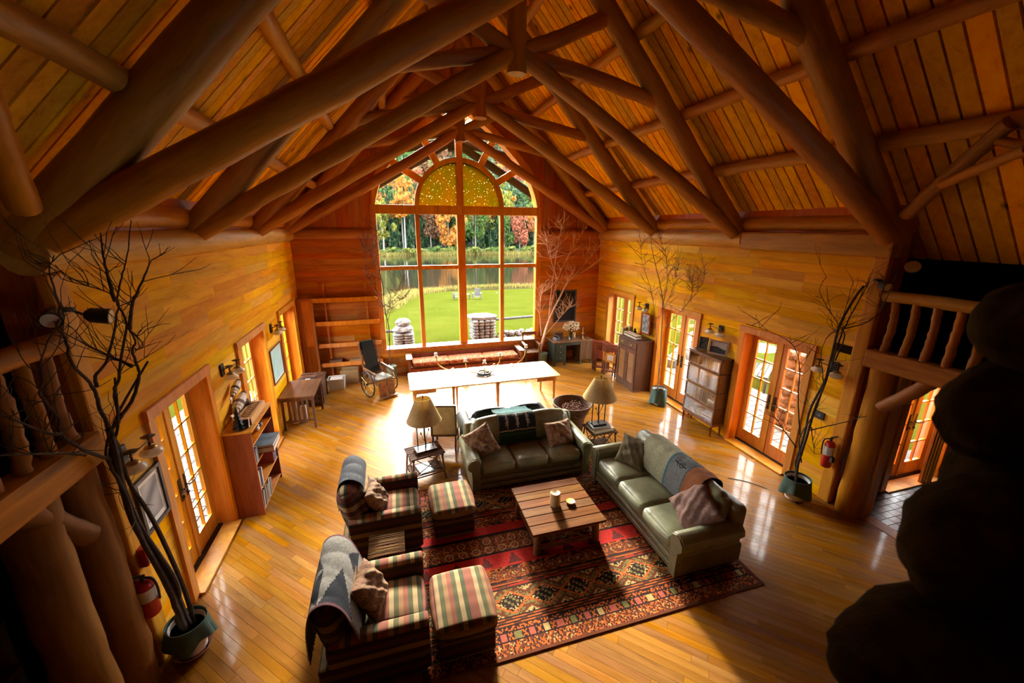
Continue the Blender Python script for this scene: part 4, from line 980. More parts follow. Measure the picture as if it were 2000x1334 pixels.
# striped armchairs with footstools
def armchair(label, loc, rz):
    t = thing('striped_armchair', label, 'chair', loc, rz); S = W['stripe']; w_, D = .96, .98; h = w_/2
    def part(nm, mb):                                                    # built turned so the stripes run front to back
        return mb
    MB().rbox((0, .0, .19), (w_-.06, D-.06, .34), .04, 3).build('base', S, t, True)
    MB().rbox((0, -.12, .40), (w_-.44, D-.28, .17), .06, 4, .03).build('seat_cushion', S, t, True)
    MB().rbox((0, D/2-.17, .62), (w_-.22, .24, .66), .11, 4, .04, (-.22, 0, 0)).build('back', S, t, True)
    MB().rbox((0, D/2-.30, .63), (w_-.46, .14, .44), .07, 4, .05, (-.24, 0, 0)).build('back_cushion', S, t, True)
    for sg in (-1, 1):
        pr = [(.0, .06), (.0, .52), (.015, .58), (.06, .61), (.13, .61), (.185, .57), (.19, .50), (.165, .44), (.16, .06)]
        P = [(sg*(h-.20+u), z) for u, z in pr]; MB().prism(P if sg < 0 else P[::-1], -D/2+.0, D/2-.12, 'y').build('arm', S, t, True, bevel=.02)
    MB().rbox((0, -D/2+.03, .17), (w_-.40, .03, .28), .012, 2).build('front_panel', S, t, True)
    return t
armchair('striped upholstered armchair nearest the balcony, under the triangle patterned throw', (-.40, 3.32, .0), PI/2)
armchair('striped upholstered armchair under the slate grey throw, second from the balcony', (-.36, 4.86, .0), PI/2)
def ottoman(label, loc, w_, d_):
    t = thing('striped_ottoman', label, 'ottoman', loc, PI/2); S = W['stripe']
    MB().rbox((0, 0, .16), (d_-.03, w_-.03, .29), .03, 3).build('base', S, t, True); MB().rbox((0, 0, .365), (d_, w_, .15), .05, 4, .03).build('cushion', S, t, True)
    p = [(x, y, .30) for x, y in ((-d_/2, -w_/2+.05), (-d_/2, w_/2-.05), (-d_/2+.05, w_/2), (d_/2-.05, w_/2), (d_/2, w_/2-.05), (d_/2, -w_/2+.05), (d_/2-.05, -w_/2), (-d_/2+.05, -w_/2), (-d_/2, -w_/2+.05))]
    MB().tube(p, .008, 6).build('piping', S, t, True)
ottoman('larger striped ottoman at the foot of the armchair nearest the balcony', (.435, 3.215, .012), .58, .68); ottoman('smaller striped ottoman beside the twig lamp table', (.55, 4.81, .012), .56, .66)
def colC(u, v):
    G, K = (.21, .20, .175), (.022, .024, .03)
    if u < .03 or u > .97: return (.12, .05, .06)
    a, b = u*2 % 1, v*2.4 % 1; s = (int(u*2)+int(v*2.4)) % 2
    return K if (s and abs(b-.5) < (1-a)*.5) or (not s and b > .62 and abs(a-.5) < (b-.62)*1.3) else G
drape('throw_blanket', 'grey throw with navy triangles over the armchair nearest the balcony', [(.50, .50), (.49, .78), (.44, .97), (.33, 1.02), (.22, .94), (.15, .76), (.10, .56)], -.43, .40, colC, (-.40, 3.32, 0), PI/2, seed=3, fringe=(0,))
drape('throw_blanket', 'slate grey throw over the top of the second striped armchair', [(.49, .66), (.49, .80), (.44, .97), (.33, 1.02), (.22, .95), (.185, .86)], -.20, .36, lambda u, v: (.040, .043, .050) if (int(v*70) % 5) else (.034, .036, .043), (-.36, 4.86, 0), PI/2, seed=4, fringe=(0,))
pillow('throw_pillow', 'plum patterned pillow standing in the armchair nearest the balcony', .40, .42, .18, W['pillow_plum'], (-.42, 3.28, .70), (math.radians(62), 0, math.radians(78)), 5)
pillow('throw_pillow', 'small tan striped pillow standing in the second striped armchair', .40, .40, .16, W['pillow_brown'], (-.40, 4.72, .67), (math.radians(62), 0, math.radians(84)), 6)
# twig tables
def twig_table(label, loc, rz, w_, d_, h, sticks, mat, lower=True, seed=0, frame_mat=None):
    q = random.Random(seed); t = thing('twig_table', label, 'table', loc, rz); fm = frame_mat or W['twig']
    for k in range(sticks):
        y = -d_/2+.02+(d_-.04)*k/(sticks-1); MB().tube([(-w_/2, y+q.uniform(-.004, .004), h-.012), (0, y+q.uniform(-.006, .006), h-.010+q.uniform(-.003, .003)), (w_/2, y, h-.012)], (d_-.02)/sticks*.40, 7).build('top_stick', mat, t, True)
    for sx in (-1, 1): MB().tube([(sx*(w_/2-.04), -d_/2, h-.035), (sx*(w_/2-.04), d_/2, h-.035)], .014, 7).build('top_rail', fm, t)
    for sx in (-1, 1):
        for sy in (-1, 1): MB().tube([(sx*(w_/2-.01), sy*(d_/2-.01), 0), (sx*(w_/2-.045), sy*(d_/2-.04), h-.03)], .015, 7).build('leg', fm, t, True)
    for sx in (-1, 1):
        MB().tube([(sx*(w_/2-.02), -d_/2+.03, .14), (sx*(w_/2-.02), d_/2-.03, .14)], .011, 6).build('stretcher', fm, t)
        for s in (-1, 1): MB().tube(smooth_path([(sx*(w_/2-.02), s*(d_/2-.04), .16), (sx*(w_/2-.04), s*.02, h*.55), (sx*(w_/2-.04), -s*(d_/2-.10), h-.05)]), .008, 5).build('bent_twig', fm, t)
    for sy in (-1, 1):
        MB().tube([(-w_/2+.03, sy*(d_/2-.02), .14), (w_/2-.03, sy*(d_/2-.02), .14)], .011, 6).build('stretcher', fm, t)
        for s in (-1, 1): MB().tube(smooth_path([(s*(w_/2-.03), sy*(d_/2-.03), .16), (0, sy*(d_/2-.04), h*.6), (-s*(w_/2-.10), sy*(d_/2-.05), h-.05)]), .008, 5).build('bent_twig', fm, t)
    if lower:
        for k in range(sticks-2): y = -d_/2+.05+(d_-.1)*k/(sticks-3); MB().tube([(-w_/2+.02, y, .16), (w_/2-.02, y, .16)], .011, 6).build('shelf_stick', fm, t)
    return t
twig_table('low twig topped table between the two striped armchairs', (-.29, 4.08, 0), 0, .40, .38, .50, 16, W['twiglight'], False, 1)
twig_table('dark twig table under the lamp with a tray base, beside the second ottoman', (.29, 6.03, 0), math.radians(13), .56, .44, .49, 11, W['twig'], True, 2)
twig_table('dark twig table under the lamp standing on books', (3.43, 5.94, 0), 0, .50, .46, .49, 12, W['twig'], True, 3)
mg = thing('magazine', 'pale magazine on the lower sticks of the twig table with the tray lamp', 'magazine', (.27, 6.0, .172), .3); MB().rbox((0, 0, .008), (.22, .29, .014), .003, 1).build('pages', W['tealpaint'], mg)
def lamp(label, loc, rz, r0, r1, h, z0, tray):
    t = thing('table_lamp', label, 'lamp', loc, rz); I = W['iron']
    if tray: MB().rbox((0, 0, .018), (.34, .20, .036), .006, 1).build('base', W['dark'], t)
    else: MB().rbox((0, 0, .01), (.26, .17, .02), .005, 1).build('base', I, t)
    for x in (-.125, .125): MB().tube([(x, 0, .02), (x, 0, z0-.02), (x*.35, 0, z0+.10)], .009, 6).build('upright', I, t)
    MB().tube(smooth_path([(0, 0, .02), (.006, 0, .12), (-.006, 0, .25), (0, 0, z0+.16)]), [.020]+[.013]*11+[.010], 7).build('stem', I, t, True)
    for sx, z in ((-1, .20), (1, .24)):
        MB().tube(smooth_path([(0, 0, z-.06), (sx*.03, 0, z), (sx*.06, -.01, z+.09)]), .004, 5).build('sprig', I, t); MB().sph((sx*.065, -.01, z+.11), (.012, .006, .026), 8, 6).build('leaf', I, t)
    mb = MB().shell([(r0, z0), (r1, z0+h), (r1-.003, z0+h), (r0-.003, z0)], n=36); mb.build('shade', W['shade'], t, True)
    MB().tube([(r0*math.cos(a), r0*math.sin(a), z0) for a in [2*PI*k/36 for k in range(37)]], .004, 5).build('shade_trim', W['shade'], t)
    for k in range(3): MB().tube([(0, 0, z0+h-.02), (r1*math.cos(k*2.1), r1*math.sin(k*2.1), z0+h-.015)], .003, 4).build('spider', I, t)
    MB().lathe([(.004, z0+h-.03), (.006, z0+h), (.014, z0+h+.03), (.004, z0+h+.06)], n=8).build('finial', W['bronze'], t, True); MB().lathe([(.014, z0+.14), (.03, z0+.20), (.03, z0+.23), (.012, z0+.27)], n=12).build('bulb', W['frosted'], t, True)
lamp('parchment shaded lamp on a tray base between the second ottoman and the cream chair', (.31, 6.03, .498), math.radians(13), .275, .12, .37, .53, True)
lamp('parchment shaded lamp standing on books beside the sofa arm nearest the bookcase', (3.385, 5.94, .585), 0, .30, .115, .36, .515, False)
def book(label, loc, dims, mat, rz=0, group=None, rot=None):
    t = thing('book', label, 'book', loc, rz, group)
    if rot: t.rotation_euler = rot
    x, y, z = dims; MB().rbox((0, 0, z/2), (x*.97, y*.97, z*.82), .001, 1).build('pages', W['paper'], t); c = MB(); c.b2((-x/2, -y/2, 0), (x/2, y/2, z*.09)); c.b2((-x/2, -y/2, z*.91), (x/2, y/2, z)); c.b2((-x/2, -y/2, 0), (-x/2+z*.06+.001, y/2, z)); c.build('cover', mat, t)
    return t
BK = {n: plain('book_'+n, c, .55, 0, .1, bump=0) for n, c in dict(black=(.02, .02, .022), red=(.28, .03, .025), blue=(.03, .07, .20), cream=(.55, .47, .33), tan=(.34, .22, .10), green=(.04, .10, .06), grey=(.22, .22, .22), white=(.66, .64, .60), brown=(.14, .07, .035), yellow=(.70, .50, .05)).items()}
book('thick white edged book at the bottom under the lamp', (3.41, 5.90, .497), (.40, .30, .05), BK['cream'], .1); book('dark covered book lying directly under the lamp base', (3.39, 5.92, .548), (.36, .27, .035), BK['black'], -.05)
# coffee table
ct = thing('coffee_table', 'low square wooden coffee table of six boards with twig trellis sides', 'table', (1.915, 4.33, .012))
for k in range(6): MB().b2((-.50, -.485+k*.162, .345), (.50, -.485+k*.162+.149, .378)).build('board', W['table'], ct, bevel=.004)
for sx in (-1, 1):
    for sy in (-1, 1): MB().tube([(sx*.41, sy*.39, 0), (sx*.40, sy*.38, .345)], [.052, .046], 10).build('leg', W['mid'], ct, True)
    MB().b2((sx*.42-.02, -.40, .26), (sx*.42+.02, .40, .345)).build('apron', W['mid'], ct); MB().tube([(sx*.40, -.38, .07), (sx*.40, .38, .07)], .022, 8).build('stretcher', W['mid'], ct)
for sy in (-1, 1):
    MB().b2((-.40, sy*.40-.018, .265), (.40, sy*.40+.018, .345)).build('apron', W['mid'], ct); MB().tube([(-.38, sy*.38, .07), (.38, sy*.38, .07)], .022, 8).build('stretcher', W['mid'], ct)
    for a, b in ((-.28, .02), (.02, -.28), (-.02, .28), (.28, -.02)): MB().tube([(a, sy*.38, .08), (b, sy*.38, .28)], .014, 7).build('trellis_twig', W['mid'], ct)
cd = thing('pillar_candle', 'thick cream pillar candle on the coffee table', 'candle', (1.885, 4.30, .391)); MB().lathe([(.066, 0), (.07, .01), (.07, .185), (.062, .195), (.045, .188), (.02, .178), (.0, .178)], n=28).build('wax', W['wax'], cd, True); MB().tube([(0, 0, .178), (.004, 0, .198)], .003, 5).build('wick', W['iron'], cd)
cs = thing('shallow_candle', 'flat yellow candle disc in a dark dish on the coffee table', 'candle', (2.10, 4.27, .391)); MB().lathe([(.04, 0), (.062, .012), (.064, .02), (.055, .018)], n=22).build('dish', W['bronze'], cs, True); MB().lathe([(.058, .019), (.058, .040), (.03, .036), (.0, .036)], n=22).build('wax', W['yellowwax'], cs, True)
# long table under the window, candelabra
dt = thing('dining_table', 'long honey coloured maple table with turned legs in front of the window bench', 'table', (1.845, 8.56, 0))
MB().prism([(-1.685, -.50), (-1.65, -.54), (1.65, -.54), (1.685, -.50), (1.685, .50), (1.65, .54), (-1.65, .54), (-1.685, .50)], .722, .75, 'z').build('tabletop', W['maple'], dt, bevel=.006)
prof = [(.030, .60), (.034, .58), (.026, .56), (.034, .54), (.024, .50)] + [(lerp(.031, .020, k/15)+(.005 if k % 2 else 0), lerp(.48, .03, k/15)) for k in range(16)] + [(.017, 0)]
for x, y in ((-1.58, -.45), (-1.58, .45), (1.56, -.46), (1.56, .42), (-.75, -.30), (-.62, .10), (.26, -.30), (.34, .10)): m_ = MB().lathe(prof[::-1], (x, y, 0), 12); m_.b2((x-.034, y-.034, .60), (x+.034, y+.034, .722)); m_.build('leg', W['mapleleg'], dt, True)
for a, b in (((-1.60, -.48, .62), (-1.14, -.455, .72)), ((1.14, -.48, .62), (1.60, -.455, .72)), ((-1.60, .455, .62), (1.60, .48, .72)), ((-1.605, -.46, .62), (-1.58, .46, .72)), ((1.58, -.46, .62), (1.605, .46, .72))): MB().b2(a, b).build('apron', W['mapleleg'], dt)
pm = thing('place_mat', 'small grey cloth mat under the candelabra on the long table', 'mat', (1.85, 8.60, .751)); MB().grid(lambda u, v: (-.23+.46*u, -.2+.4*v, .003+.0015*math.sin(u*20)), 24, 20, .0025).build('cloth', fabric('grey_linen', (.30, .28, .25)), pm)
ca = thing('candelabra', 'black wrought iron candelabra with five wide curved arms on the long table', 'candelabra', (1.85, 8.57, .755))
MB().tube([(.145*math.cos(a), .145*math.sin(a), .035) for a in [2*PI*k/32 for k in range(33)]], .022, 8).build('ring', W['iron'], ca, True)
for k in range(3): MB().tube([(.14*math.cos(k*PI/3), .14*math.sin(k*PI/3), .03), (-.14*math.cos(k*PI/3), -.14*math.sin(k*PI/3), .03)], .012, 6).build('spoke', W['iron'], ca)
for i, (x, z, y) in enumerate(((-1.07, .49, .05), (-.44, .36, -.10), (-.02, .30, -.16), (.41, .36, .10), (1.01, .54, .0))):
    s = 1 if x >= 0 else -1; a = MB().tube(smooth_path([(0, 0, .05), (x*.25, y*.4, .045), (x*.62, y*.8, .10 if abs(x) > .1 else .09), (x*.93, y, z*.55), (x, y, z)]), .011, 7)
    a.tube([(x*.66+.045*math.cos(t)*s, y*.85, .145+.045*math.sin(t)) for t in [-PI/2+2*PI*k/14 for k in range(13)]], .008, 6); a.build('arm', W['brass'], ca, True)
    MB().lathe([(.012, -.02), (.035, 0), (.042, .012), (.038, .012), (.0, .004)], (x, y, z), 14).build('cup', W['iron'], ca, True)
    c = thing('candle', ['white votive candle on the longest outer arm of the candelabra, bookshelf side', 'white votive candle on the second candelabra arm', 'white votive candle on the middle candelabra arm, lowest of the five', 'white votive candle on the fourth candelabra arm', 'white votive candle on the highest candelabra arm, in front of the slat back armchair'][i], 'candle', (1.85+x, 8.57+y, .755+z+.006), 0, 'candles on the candelabra')
    MB().lathe([(.030, 0), (.034, .004), (.034, .078), (.028, .083), (.0, .078)], n=16).build('wax', W['waxwhite'], c, True); MB().tube([(0, 0, .078), (0, .002, .094)], .002, 4).build('wick', W['iron'], c)
# window bench and cushions
be = thing('window_bench', 'low wooden bench with flat arms under the arched window', 'bench', (1.845, 10.94, 0)); L = 1.56
MB().b2((-L, -.30, .10), (L, -.27, .33)).build('front_rail', W['red'], be, bevel=.004); MB().b2((-L, -.30, .30), (L, .29, .335)).build('seat_board', W['red'], be); MB().b2((-L, .26, .33), (L, .29, .56)).build('back_rail', W['red'], be)
for s in (-1, 1):
    MB().b2((s*L-.05, -.32, .56), (s*L+.11 if s > 0 else s*L+.05, .28, .59)).build('arm', W['mid'], be, bevel=.006) if s > 0 else MB().b2((-L-.11, -.32, .56), (-L+.05, .28, .59)).build('arm', W['mid'], be, bevel=.006)
    for y in (-.29, .23): MB().b2((s*(L+.03)-.035, y, 0), (s*(L+.03)+.035, y+.06, .56)).build('leg', W['red'], be)
    MB().b2((s*(L+.03)-.015, -.24, .10), (s*(L+.03)+.015, .24, .50)).build('side_panel', W['red'], be)
for k in range(3):
    c = thing('bench_cushion', ['orange floral seat cushion at the wheelchair end of the window bench', 'orange floral seat cushion in the middle of the window bench', 'orange floral seat cushion at the armchair end of the window bench'][k], 'cushion', (1.845-1.0+k*1.0, 10.92, .336), 0, 'floral cushions on the window bench'); MB().rbox((0, 0, .062), (.985, .52, .12), .035, 3, .02).build('cover', W['floral'], c, True)
for k, x in enumerate((-.0, .29, 1.16, 1.43, 2.25, 2.68, 3.31)):
    c = thing('tealight_glass', ['glass tealight holder at the wheelchair end of the window sill', 'glass tealight holder second along the sill, before the stacked slab pillar', 'glass tealight holder third along the sill, beside the centre mullion', 'glass tealight holder fourth along the sill, touching the centre mullion pane', 'glass tealight holder before the capped stone pillar', 'glass tealight holder sixth along the sill, beside the slim mullion', 'glass tealight holder last on the sill, before the boulder wall'][k], 'candle holder', (x, 11.30, .722), 0, 'tealight glasses on the sill')
    MB().shell([(.03, .0), (.034, .02), (.042, .095), (.038, .095), (.030, .02), (.0, .012)], n=16).build('glass', W['tealglass'], c, True); MB().lathe([(.024, .014), (.024, .034)], n=12).build('candle', W['waxwhite'], c)
PLANTS = {
    'left_near': [[(-2.16, 3.72, 0.37), (-2.19, 3.72, 0.78), (-2.22, 3.61, 1.51), (-2.22, 3.59, 1.92), (-2.22, 3.51, 2.28), (-2.22, 3.62, 2.46)],
        [(-2.22, 3.62, 2.46), (-2.20, 3.72, 2.50), (-2.18, 3.72, 2.74), (-2.13, 3.72, 2.84), (-2.09, 3.72, 2.99), (-1.99, 3.72, 3.27), (-2.01, 3.72, 3.46), (-1.93, 3.72, 3.66), (-1.88, 3.72, 3.78), (-1.80, 3.72, 4.04)],
        [(-2.20, 3.72, 2.50), (-2.09, 3.72, 2.64), (-2.00, 3.72, 2.83), (-1.99, 3.72, 2.93), (-2.00, 3.72, 3.06), (-1.96, 3.72, 3.13), (-1.98, 3.72, 3.23), (-1.92, 3.72, 3.10), (-1.98, 3.72, 3.06)],
        [(-2.22, 3.61, 2.49), (-2.22, 3.59, 2.70), (-2.22, 3.58, 2.84), (-2.22, 3.46, 3.06), (-2.22, 3.47, 3.24), (-2.22, 3.43, 3.33), (-2.22, 3.50, 3.46), (-2.22, 3.50, 3.68), (-2.22, 3.58, 3.80)],
        [(-2.22, 3.62, 2.82), (-2.22, 3.64, 2.90), (-2.17, 3.72, 3.00), (-2.05, 3.72, 3.31), (-2.02, 3.72, 3.49), (-2.22, 3.59, 3.64)],
        [(-2.22, 3.54, 2.24), (-2.22, 3.34, 2.44), (-2.22, 3.19, 2.65), (-2.22, 3.21, 2.76), (-2.22, 3.14, 2.94), (-2.22, 3.19, 3.05), (-2.22, 3.21, 3.14), (-2.22, 3.33, 3.27), (-2.22, 3.44, 3.32)],
        [(-2.22, 3.19, 2.65), (-2.22, 3.08, 2.72), (-2.22, 2.85, 2.96)],
        [(-2.22, 3.33, 2.41), (-2.22, 3.16, 2.52), (-2.22, 2.76, 2.74)],
        [(-2.02, 3.72, 2.93), (-2.16, 3.72, 3.04), (-2.22, 3.46, 3.29)],
        [(-2.02, 3.72, 3.45), (-2.03, 3.72, 3.62), (-2.02, 3.72, 3.79), (-2.00, 3.72, 4.00)],
        [(-1.98, 3.72, 3.23), (-1.93, 3.72, 3.41), (-1.80, 3.72, 3.64), (-1.74, 3.72, 3.75)]],
    'right_near': [[(5.63, 3.90, 0.61), (5.69, 3.90, 1.14), (5.72, 3.90, 1.49), (5.83, 3.90, 2.02), (5.92, 3.90, 2.66), (5.97, 3.83, 3.07), (5.97, 3.77, 3.29)],
        [(5.69, 3.90, 0.63), (5.55, 3.90, 1.05), (5.71, 3.90, 1.41), (5.79, 3.90, 1.82), (5.61, 3.90, 2.34), (5.66, 3.90, 2.60), (5.92, 3.90, 2.68)],
        [(5.79, 3.90, 1.82), (5.80, 3.90, 2.45), (5.84, 3.90, 2.73), (5.89, 3.90, 3.27)],
        [(5.90, 3.90, 2.22), (5.97, 3.90, 2.51), (5.92, 3.90, 2.66), (5.68, 3.90, 2.86), (5.33, 3.90, 3.22), (5.39, 3.90, 3.41)],
        [(5.52, 3.90, 0.91), (5.18, 3.90, 1.27), (5.01, 3.90, 1.45)],
        [(5.54, 3.90, 1.11), (5.34, 3.90, 1.74), (5.27, 3.90, 2.13), (5.09, 3.90, 2.48), (4.72, 3.90, 2.69), (4.20, 3.90, 2.86)],
        [(5.72, 3.90, 1.16), (5.97, 3.55, 1.46), (5.97, 3.45, 1.56)],
        [(5.73, 3.90, 1.21), (5.93, 3.90, 0.73)],
        [(5.92, 3.90, 2.68), (5.97, 3.59, 2.91), (5.97, 3.48, 3.45)]],
    'right_mid': [[(5.78, 7.50, 0.49), (5.76, 7.50, 1.20), (5.68, 7.50, 2.26), (5.61, 7.50, 2.66), (5.31, 7.50, 3.44), (5.18, 7.50, 3.85)],
        [(5.67, 7.50, 2.34), (5.72, 7.50, 2.85), (5.62, 7.50, 3.43), (5.39, 7.50, 3.84)],
        [(5.71, 7.50, 1.84), (5.95, 7.50, 2.00), (5.98, 7.04, 2.53), (5.98, 6.74, 2.95), (5.98, 6.73, 3.16)],
        [(5.77, 7.50, 0.76), (5.56, 7.50, 1.85), (5.35, 7.50, 2.67), (5.07, 7.50, 3.26), (4.98, 7.50, 3.63)],
        [(5.68, 7.50, 2.26), (5.86, 7.50, 2.65), (5.97, 7.50, 3.24)],
        [(5.98, 7.04, 2.53), (5.98, 6.99, 2.80), (5.98, 7.13, 3.01)]],
    'win_right': [[(4.16, 11.00, 0.49), (4.37, 11.00, 1.32), (4.69, 11.00, 2.01), (5.02, 11.00, 2.53), (5.58, 11.00, 2.84), (6.00, 10.73, 3.27)],
        [(4.22, 11.00, 0.54), (4.32, 11.00, 1.10), (4.61, 11.00, 2.55), (5.08, 11.00, 3.47), (5.51, 11.00, 4.08)],
        [(4.15, 11.00, 0.88), (4.07, 11.00, 1.77), (4.12, 11.00, 2.19)],
        [(4.37, 11.00, 1.32), (4.45, 11.00, 2.45), (4.62, 11.00, 3.72), (4.72, 11.00, 4.02)],
        [(5.02, 11.00, 2.53), (5.68, 11.00, 3.21), (6.00, 11.00, 3.62)],
        [(4.27, 11.00, 0.88), (4.83, 11.00, 1.51), (5.06, 11.00, 1.72)],
        [(4.61, 11.00, 2.55), (4.31, 11.00, 3.32), (4.24, 11.00, 3.63)]],
    'win_left': [[(-0.25, 11.00, 0.52), (-0.21, 11.00, 1.39), (-0.28, 11.00, 1.98), (-0.28, 11.00, 2.60), (-0.49, 11.00, 3.29), (-0.66, 11.00, 3.78)],
        [(-0.22, 11.00, 0.88), (-0.26, 11.00, 1.59), (-0.14, 11.00, 1.97), (0.07, 11.00, 2.44), (0.27, 11.00, 2.67)],
        [(-0.28, 11.00, 2.60), (-0.38, 11.00, 3.51), (-0.30, 11.00, 3.91)],
        [(-0.28, 11.00, 1.98), (-0.51, 11.00, 2.46), (-0.65, 11.00, 2.93), (-0.64, 11.00, 3.47)],
        [(-0.22, 11.00, 1.59), (-0.05, 11.00, 2.02), (0.29, 11.00, 2.20)]],
}
# ---------------------------------------------------------------- wall lights, pictures, cases, small things
def sconce(label, x, y, z, sgn):                                         # sgn: towards the room along x
    t = thing('wall_sconce', label, 'sconce', (x, y, z)); I = W['bronze']
    MB().rbox((sgn*.012, 0, 0), (.024, .11, .17), .006, 1).build('backplate', W['chrome'] if False else W['iron'], t)
    MB().tube(smooth_path([(sgn*.02, 0, 0), (sgn*.08, 0, .03), (sgn*.15, 0, .05)]), .008, 7).build('arm', I, t)
    MB().tube([(sgn*.15, -.15, .05), (sgn*.15, .15, .05)], .007, 7).build('crossbar', I, t)
    for s in (-1, 1):
        c = (sgn*.15, s*.135, -.02)
        MB().lathe([(.012, .05), (.05, .058), (.055, .062), (.012, .075)], (c[0], c[1], .03), 16).build('disc', I, t, True)
        MB().tube([(c[0], c[1], .10), (c[0], c[1], .0)], .010, 8).build('stem', I, t); MB().lathe([(.03, .025), (.05, .005), (.048, 0)], c, 14).build('gallery', W['brass'], t, True)
        MB().lathe([(.045, .0), (.085, -.03), (.09, -.05), (.07, -.075), (.035, -.088), (.0, -.09)][::-1], c, 20).build('shade', W['frosted'], t, True)
sconce('wall sconce with two opal shades above the framed photograph', XL, 3.92, 2.08, 1)
sconce('wall sconce with two opal shades above the birch fish', XL, 6.18, 2.08, 1); sconce('wall sconce with two opal shades above the pale blue picture', XL, 8.68, 2.08, 1)
sconce('wall sconce with two opal shades above the standing frame on the tall cupboard', XR, 8.68, 2.10, -1); sconce('wall sconce with two opal shades above the glass-front bookcase', XR, 6.22, 2.10, -1)
sconce('wall sconce with two opal shades behind the bare branches near the entry', XR, 4.02, 2.06, -1)
def picture(name, label, loc, rz, w_, h_, fr, frm, mat_w, colf, tilt=0, cat='picture', matc=(.85, .82, .74)):      # faces local -y
    t = thing(name, label, cat, loc, rz); t.rotation_euler = (tilt, 0, rz)
    f = MB()
    for a, b in (((-w_/2, -.03, -h_/2), (-w_/2+fr, 0, h_/2)), ((w_/2-fr, -.03, -h_/2), (w_/2, 0, h_/2)), ((-w_/2+fr, -.03, -h_/2), (w_/2-fr, 0, -h_/2+fr)), ((-w_/2+fr, -.03, h_/2-fr), (w_/2-fr, 0, h_/2))): f.b2(a, b)
    f.build('frame', frm, t)
    def c(u, v):
        m = mat_w
        if u < m/w_*1 or u > 1-m/w_ or v < m/h_ or v > 1-m/h_: return matc
        return colf(u, v)
    MB().grid(lambda u, v: (lerp(-w_/2+fr*.8, w_/2-fr*.8, u), -.012, lerp(-h_/2+fr*.8, h_/2-fr*.8, v)), 44, 44, .004, c).build('image', W['print'], t)
    return t
def n2(u, v, s=0): return .5+.25*math.sin(u*9+s+3*math.sin(v*5+s))+.25*math.sin(v*11-u*4+s*2)
picture('framed_photograph', 'black framed grey photograph in a white mat beside the french door nearest the balcony', (XL+.005, 4.13, 1.495), PI/2, .42, .55, .035, W['blackp'], .06, lambda u, v: tuple(.22+.40*n2(u, v)*(.5+.5*v) for _ in range(3)))
picture('blue_picture', 'pale blue picture in a thin dark frame above the slatted side table', (XL+.005, 8.70, 1.365), PI/2, .80, .70, .022, W['mid'], .035, lambda u, v: (.36+.10*n2(u*2, v), .62+.08*n2(u*2, v), .64+.05*n2(u, v*2)))
picture('dark_painting', 'large dark painting with a faint warm figure above the green desk', (5.04, YW-.005, 1.68), 0, .72, .99, .05, W['blackp'], 0, lambda u, v: (.012+.10*max(0, 1-((u-.45)/.22)**2-((v-.5)/.3)**2), .009+.045*max(0, 1-((u-.45)/.22)**2-((v-.5)/.3)**2), .006))
picture('standing_frame', 'dark framed grey picture standing on the tall cupboard', (6.02, 8.53, 1.70), -PI/2, .38, .54, .04, W['red'], .03, lambda u, v: tuple(.10+.22*n2(u*1.5, v*1.5, 2) for _ in range(3)), .04)
picture('photo_frame', 'small dark photo frame standing on the glass-front bookcase', (6.0, 6.50, 1.755), math.radians(-60), .17, .25, .02, W['blackp'], 0, lambda u, v: (.14*n2(u, v), .06, .05), -.2)
picture('photo_frame', 'larger pinkish photo frame with a seaside print leaning on the glass-front bookcase', (6.0, 6.10, 1.765), math.radians(-62), .36, .28, .035, plain('rose_frame', (.30, .17, .13), .5), 0, lambda u, v: (.05, .05, .05) if v < .5+.1*math.sin(u*5) else (.45, .40, .38), -.28)
# birch bark fish
def fish(label, y0, y1, z0, z1):
    t = thing('birch_fish', label, 'ornament', (XL+.085, (y0+y1)/2, (z0+z1)/2)); q = random.Random(int(y0*100)); L = math.hypot(y1-y0, z1-z0); a = math.atan2(z1-z0, y1-y0); t.rotation_euler = (a, 0, 0); n = 9
    for k in range(n):
        s0, s1 = -L/2+L*.16+L*.84*k/n, -L/2+L*.16+L*.84*(k+1)/n-.004; w0 = [.30, .55, .8, .95, 1, 1, .95, .8, .55][k]*L*.12
        MB().tube([(0, s0, 0), (0, s1, 0)], [w0, w0*1.04], 10).build('bark_ring', W['birchbark'] if k % 4 else W['twig'], t)
    MB().prism([(-L/2, -L*.11), (-L/2+L*.17, -.02), (-L/2+L*.17, .02), (-L/2, L*.11), (-L/2+L*.06, 0)], -.008, .008, 'x').build('tail', W['birchbark'], t)
    MB().sph((0, L/2-.02, 0), (L*.06, .03, L*.075), 10, 7).build('head', W['trunk'], t, True)
fish('small birch bark fish on the wall, the upper of the pair', 6.04, 6.46, 1.66, 1.82); fish('large birch bark fish on the wall, the lower of the pair', 5.98, 6.56, 1.41, 1.58)
def extinguisher(label, loc, ang, h=.42):
    t = thing('fire_extinguisher', label, 'extinguisher', loc, ang)
    MB().lathe([(.0, 0), (.062, .004), (.068, .02), (.068, h-.06), (.05, h-.015), (.022, h)], n=20).build('cylinder', W['redp'], t, True)
    MB().shell([(.0690, h*.48), (.0690, h*.80)], n=20).build('label_band', W['paper'], t, True); MB().tube([(0, 0, h-.005), (0, 0, h+.05)], .016, 8).build('valve', W['blackp'], t)
    MB().rbox((-.03, 0, h+.06), (.11, .02, .016), .004, 1, 0, (0, .25, 0)).build('handle', W['blackp'], t); MB().rbox((-.03, 0, h+.035), (.09, .016, .01), .003, 1).build('lever', W['chrome'], t)
    MB().tube(smooth_path([(.01, 0, h+.03), (.07, -.03, h+.01), (.085, -.03, h-.10), (.078, -.02, h-.22)]), .010, 7).build('hose', W['blackp'], t, True); MB().b2((-.02, .055, h*.3), (.02, .12, h*.5)).build('bracket', W['iron'], t)
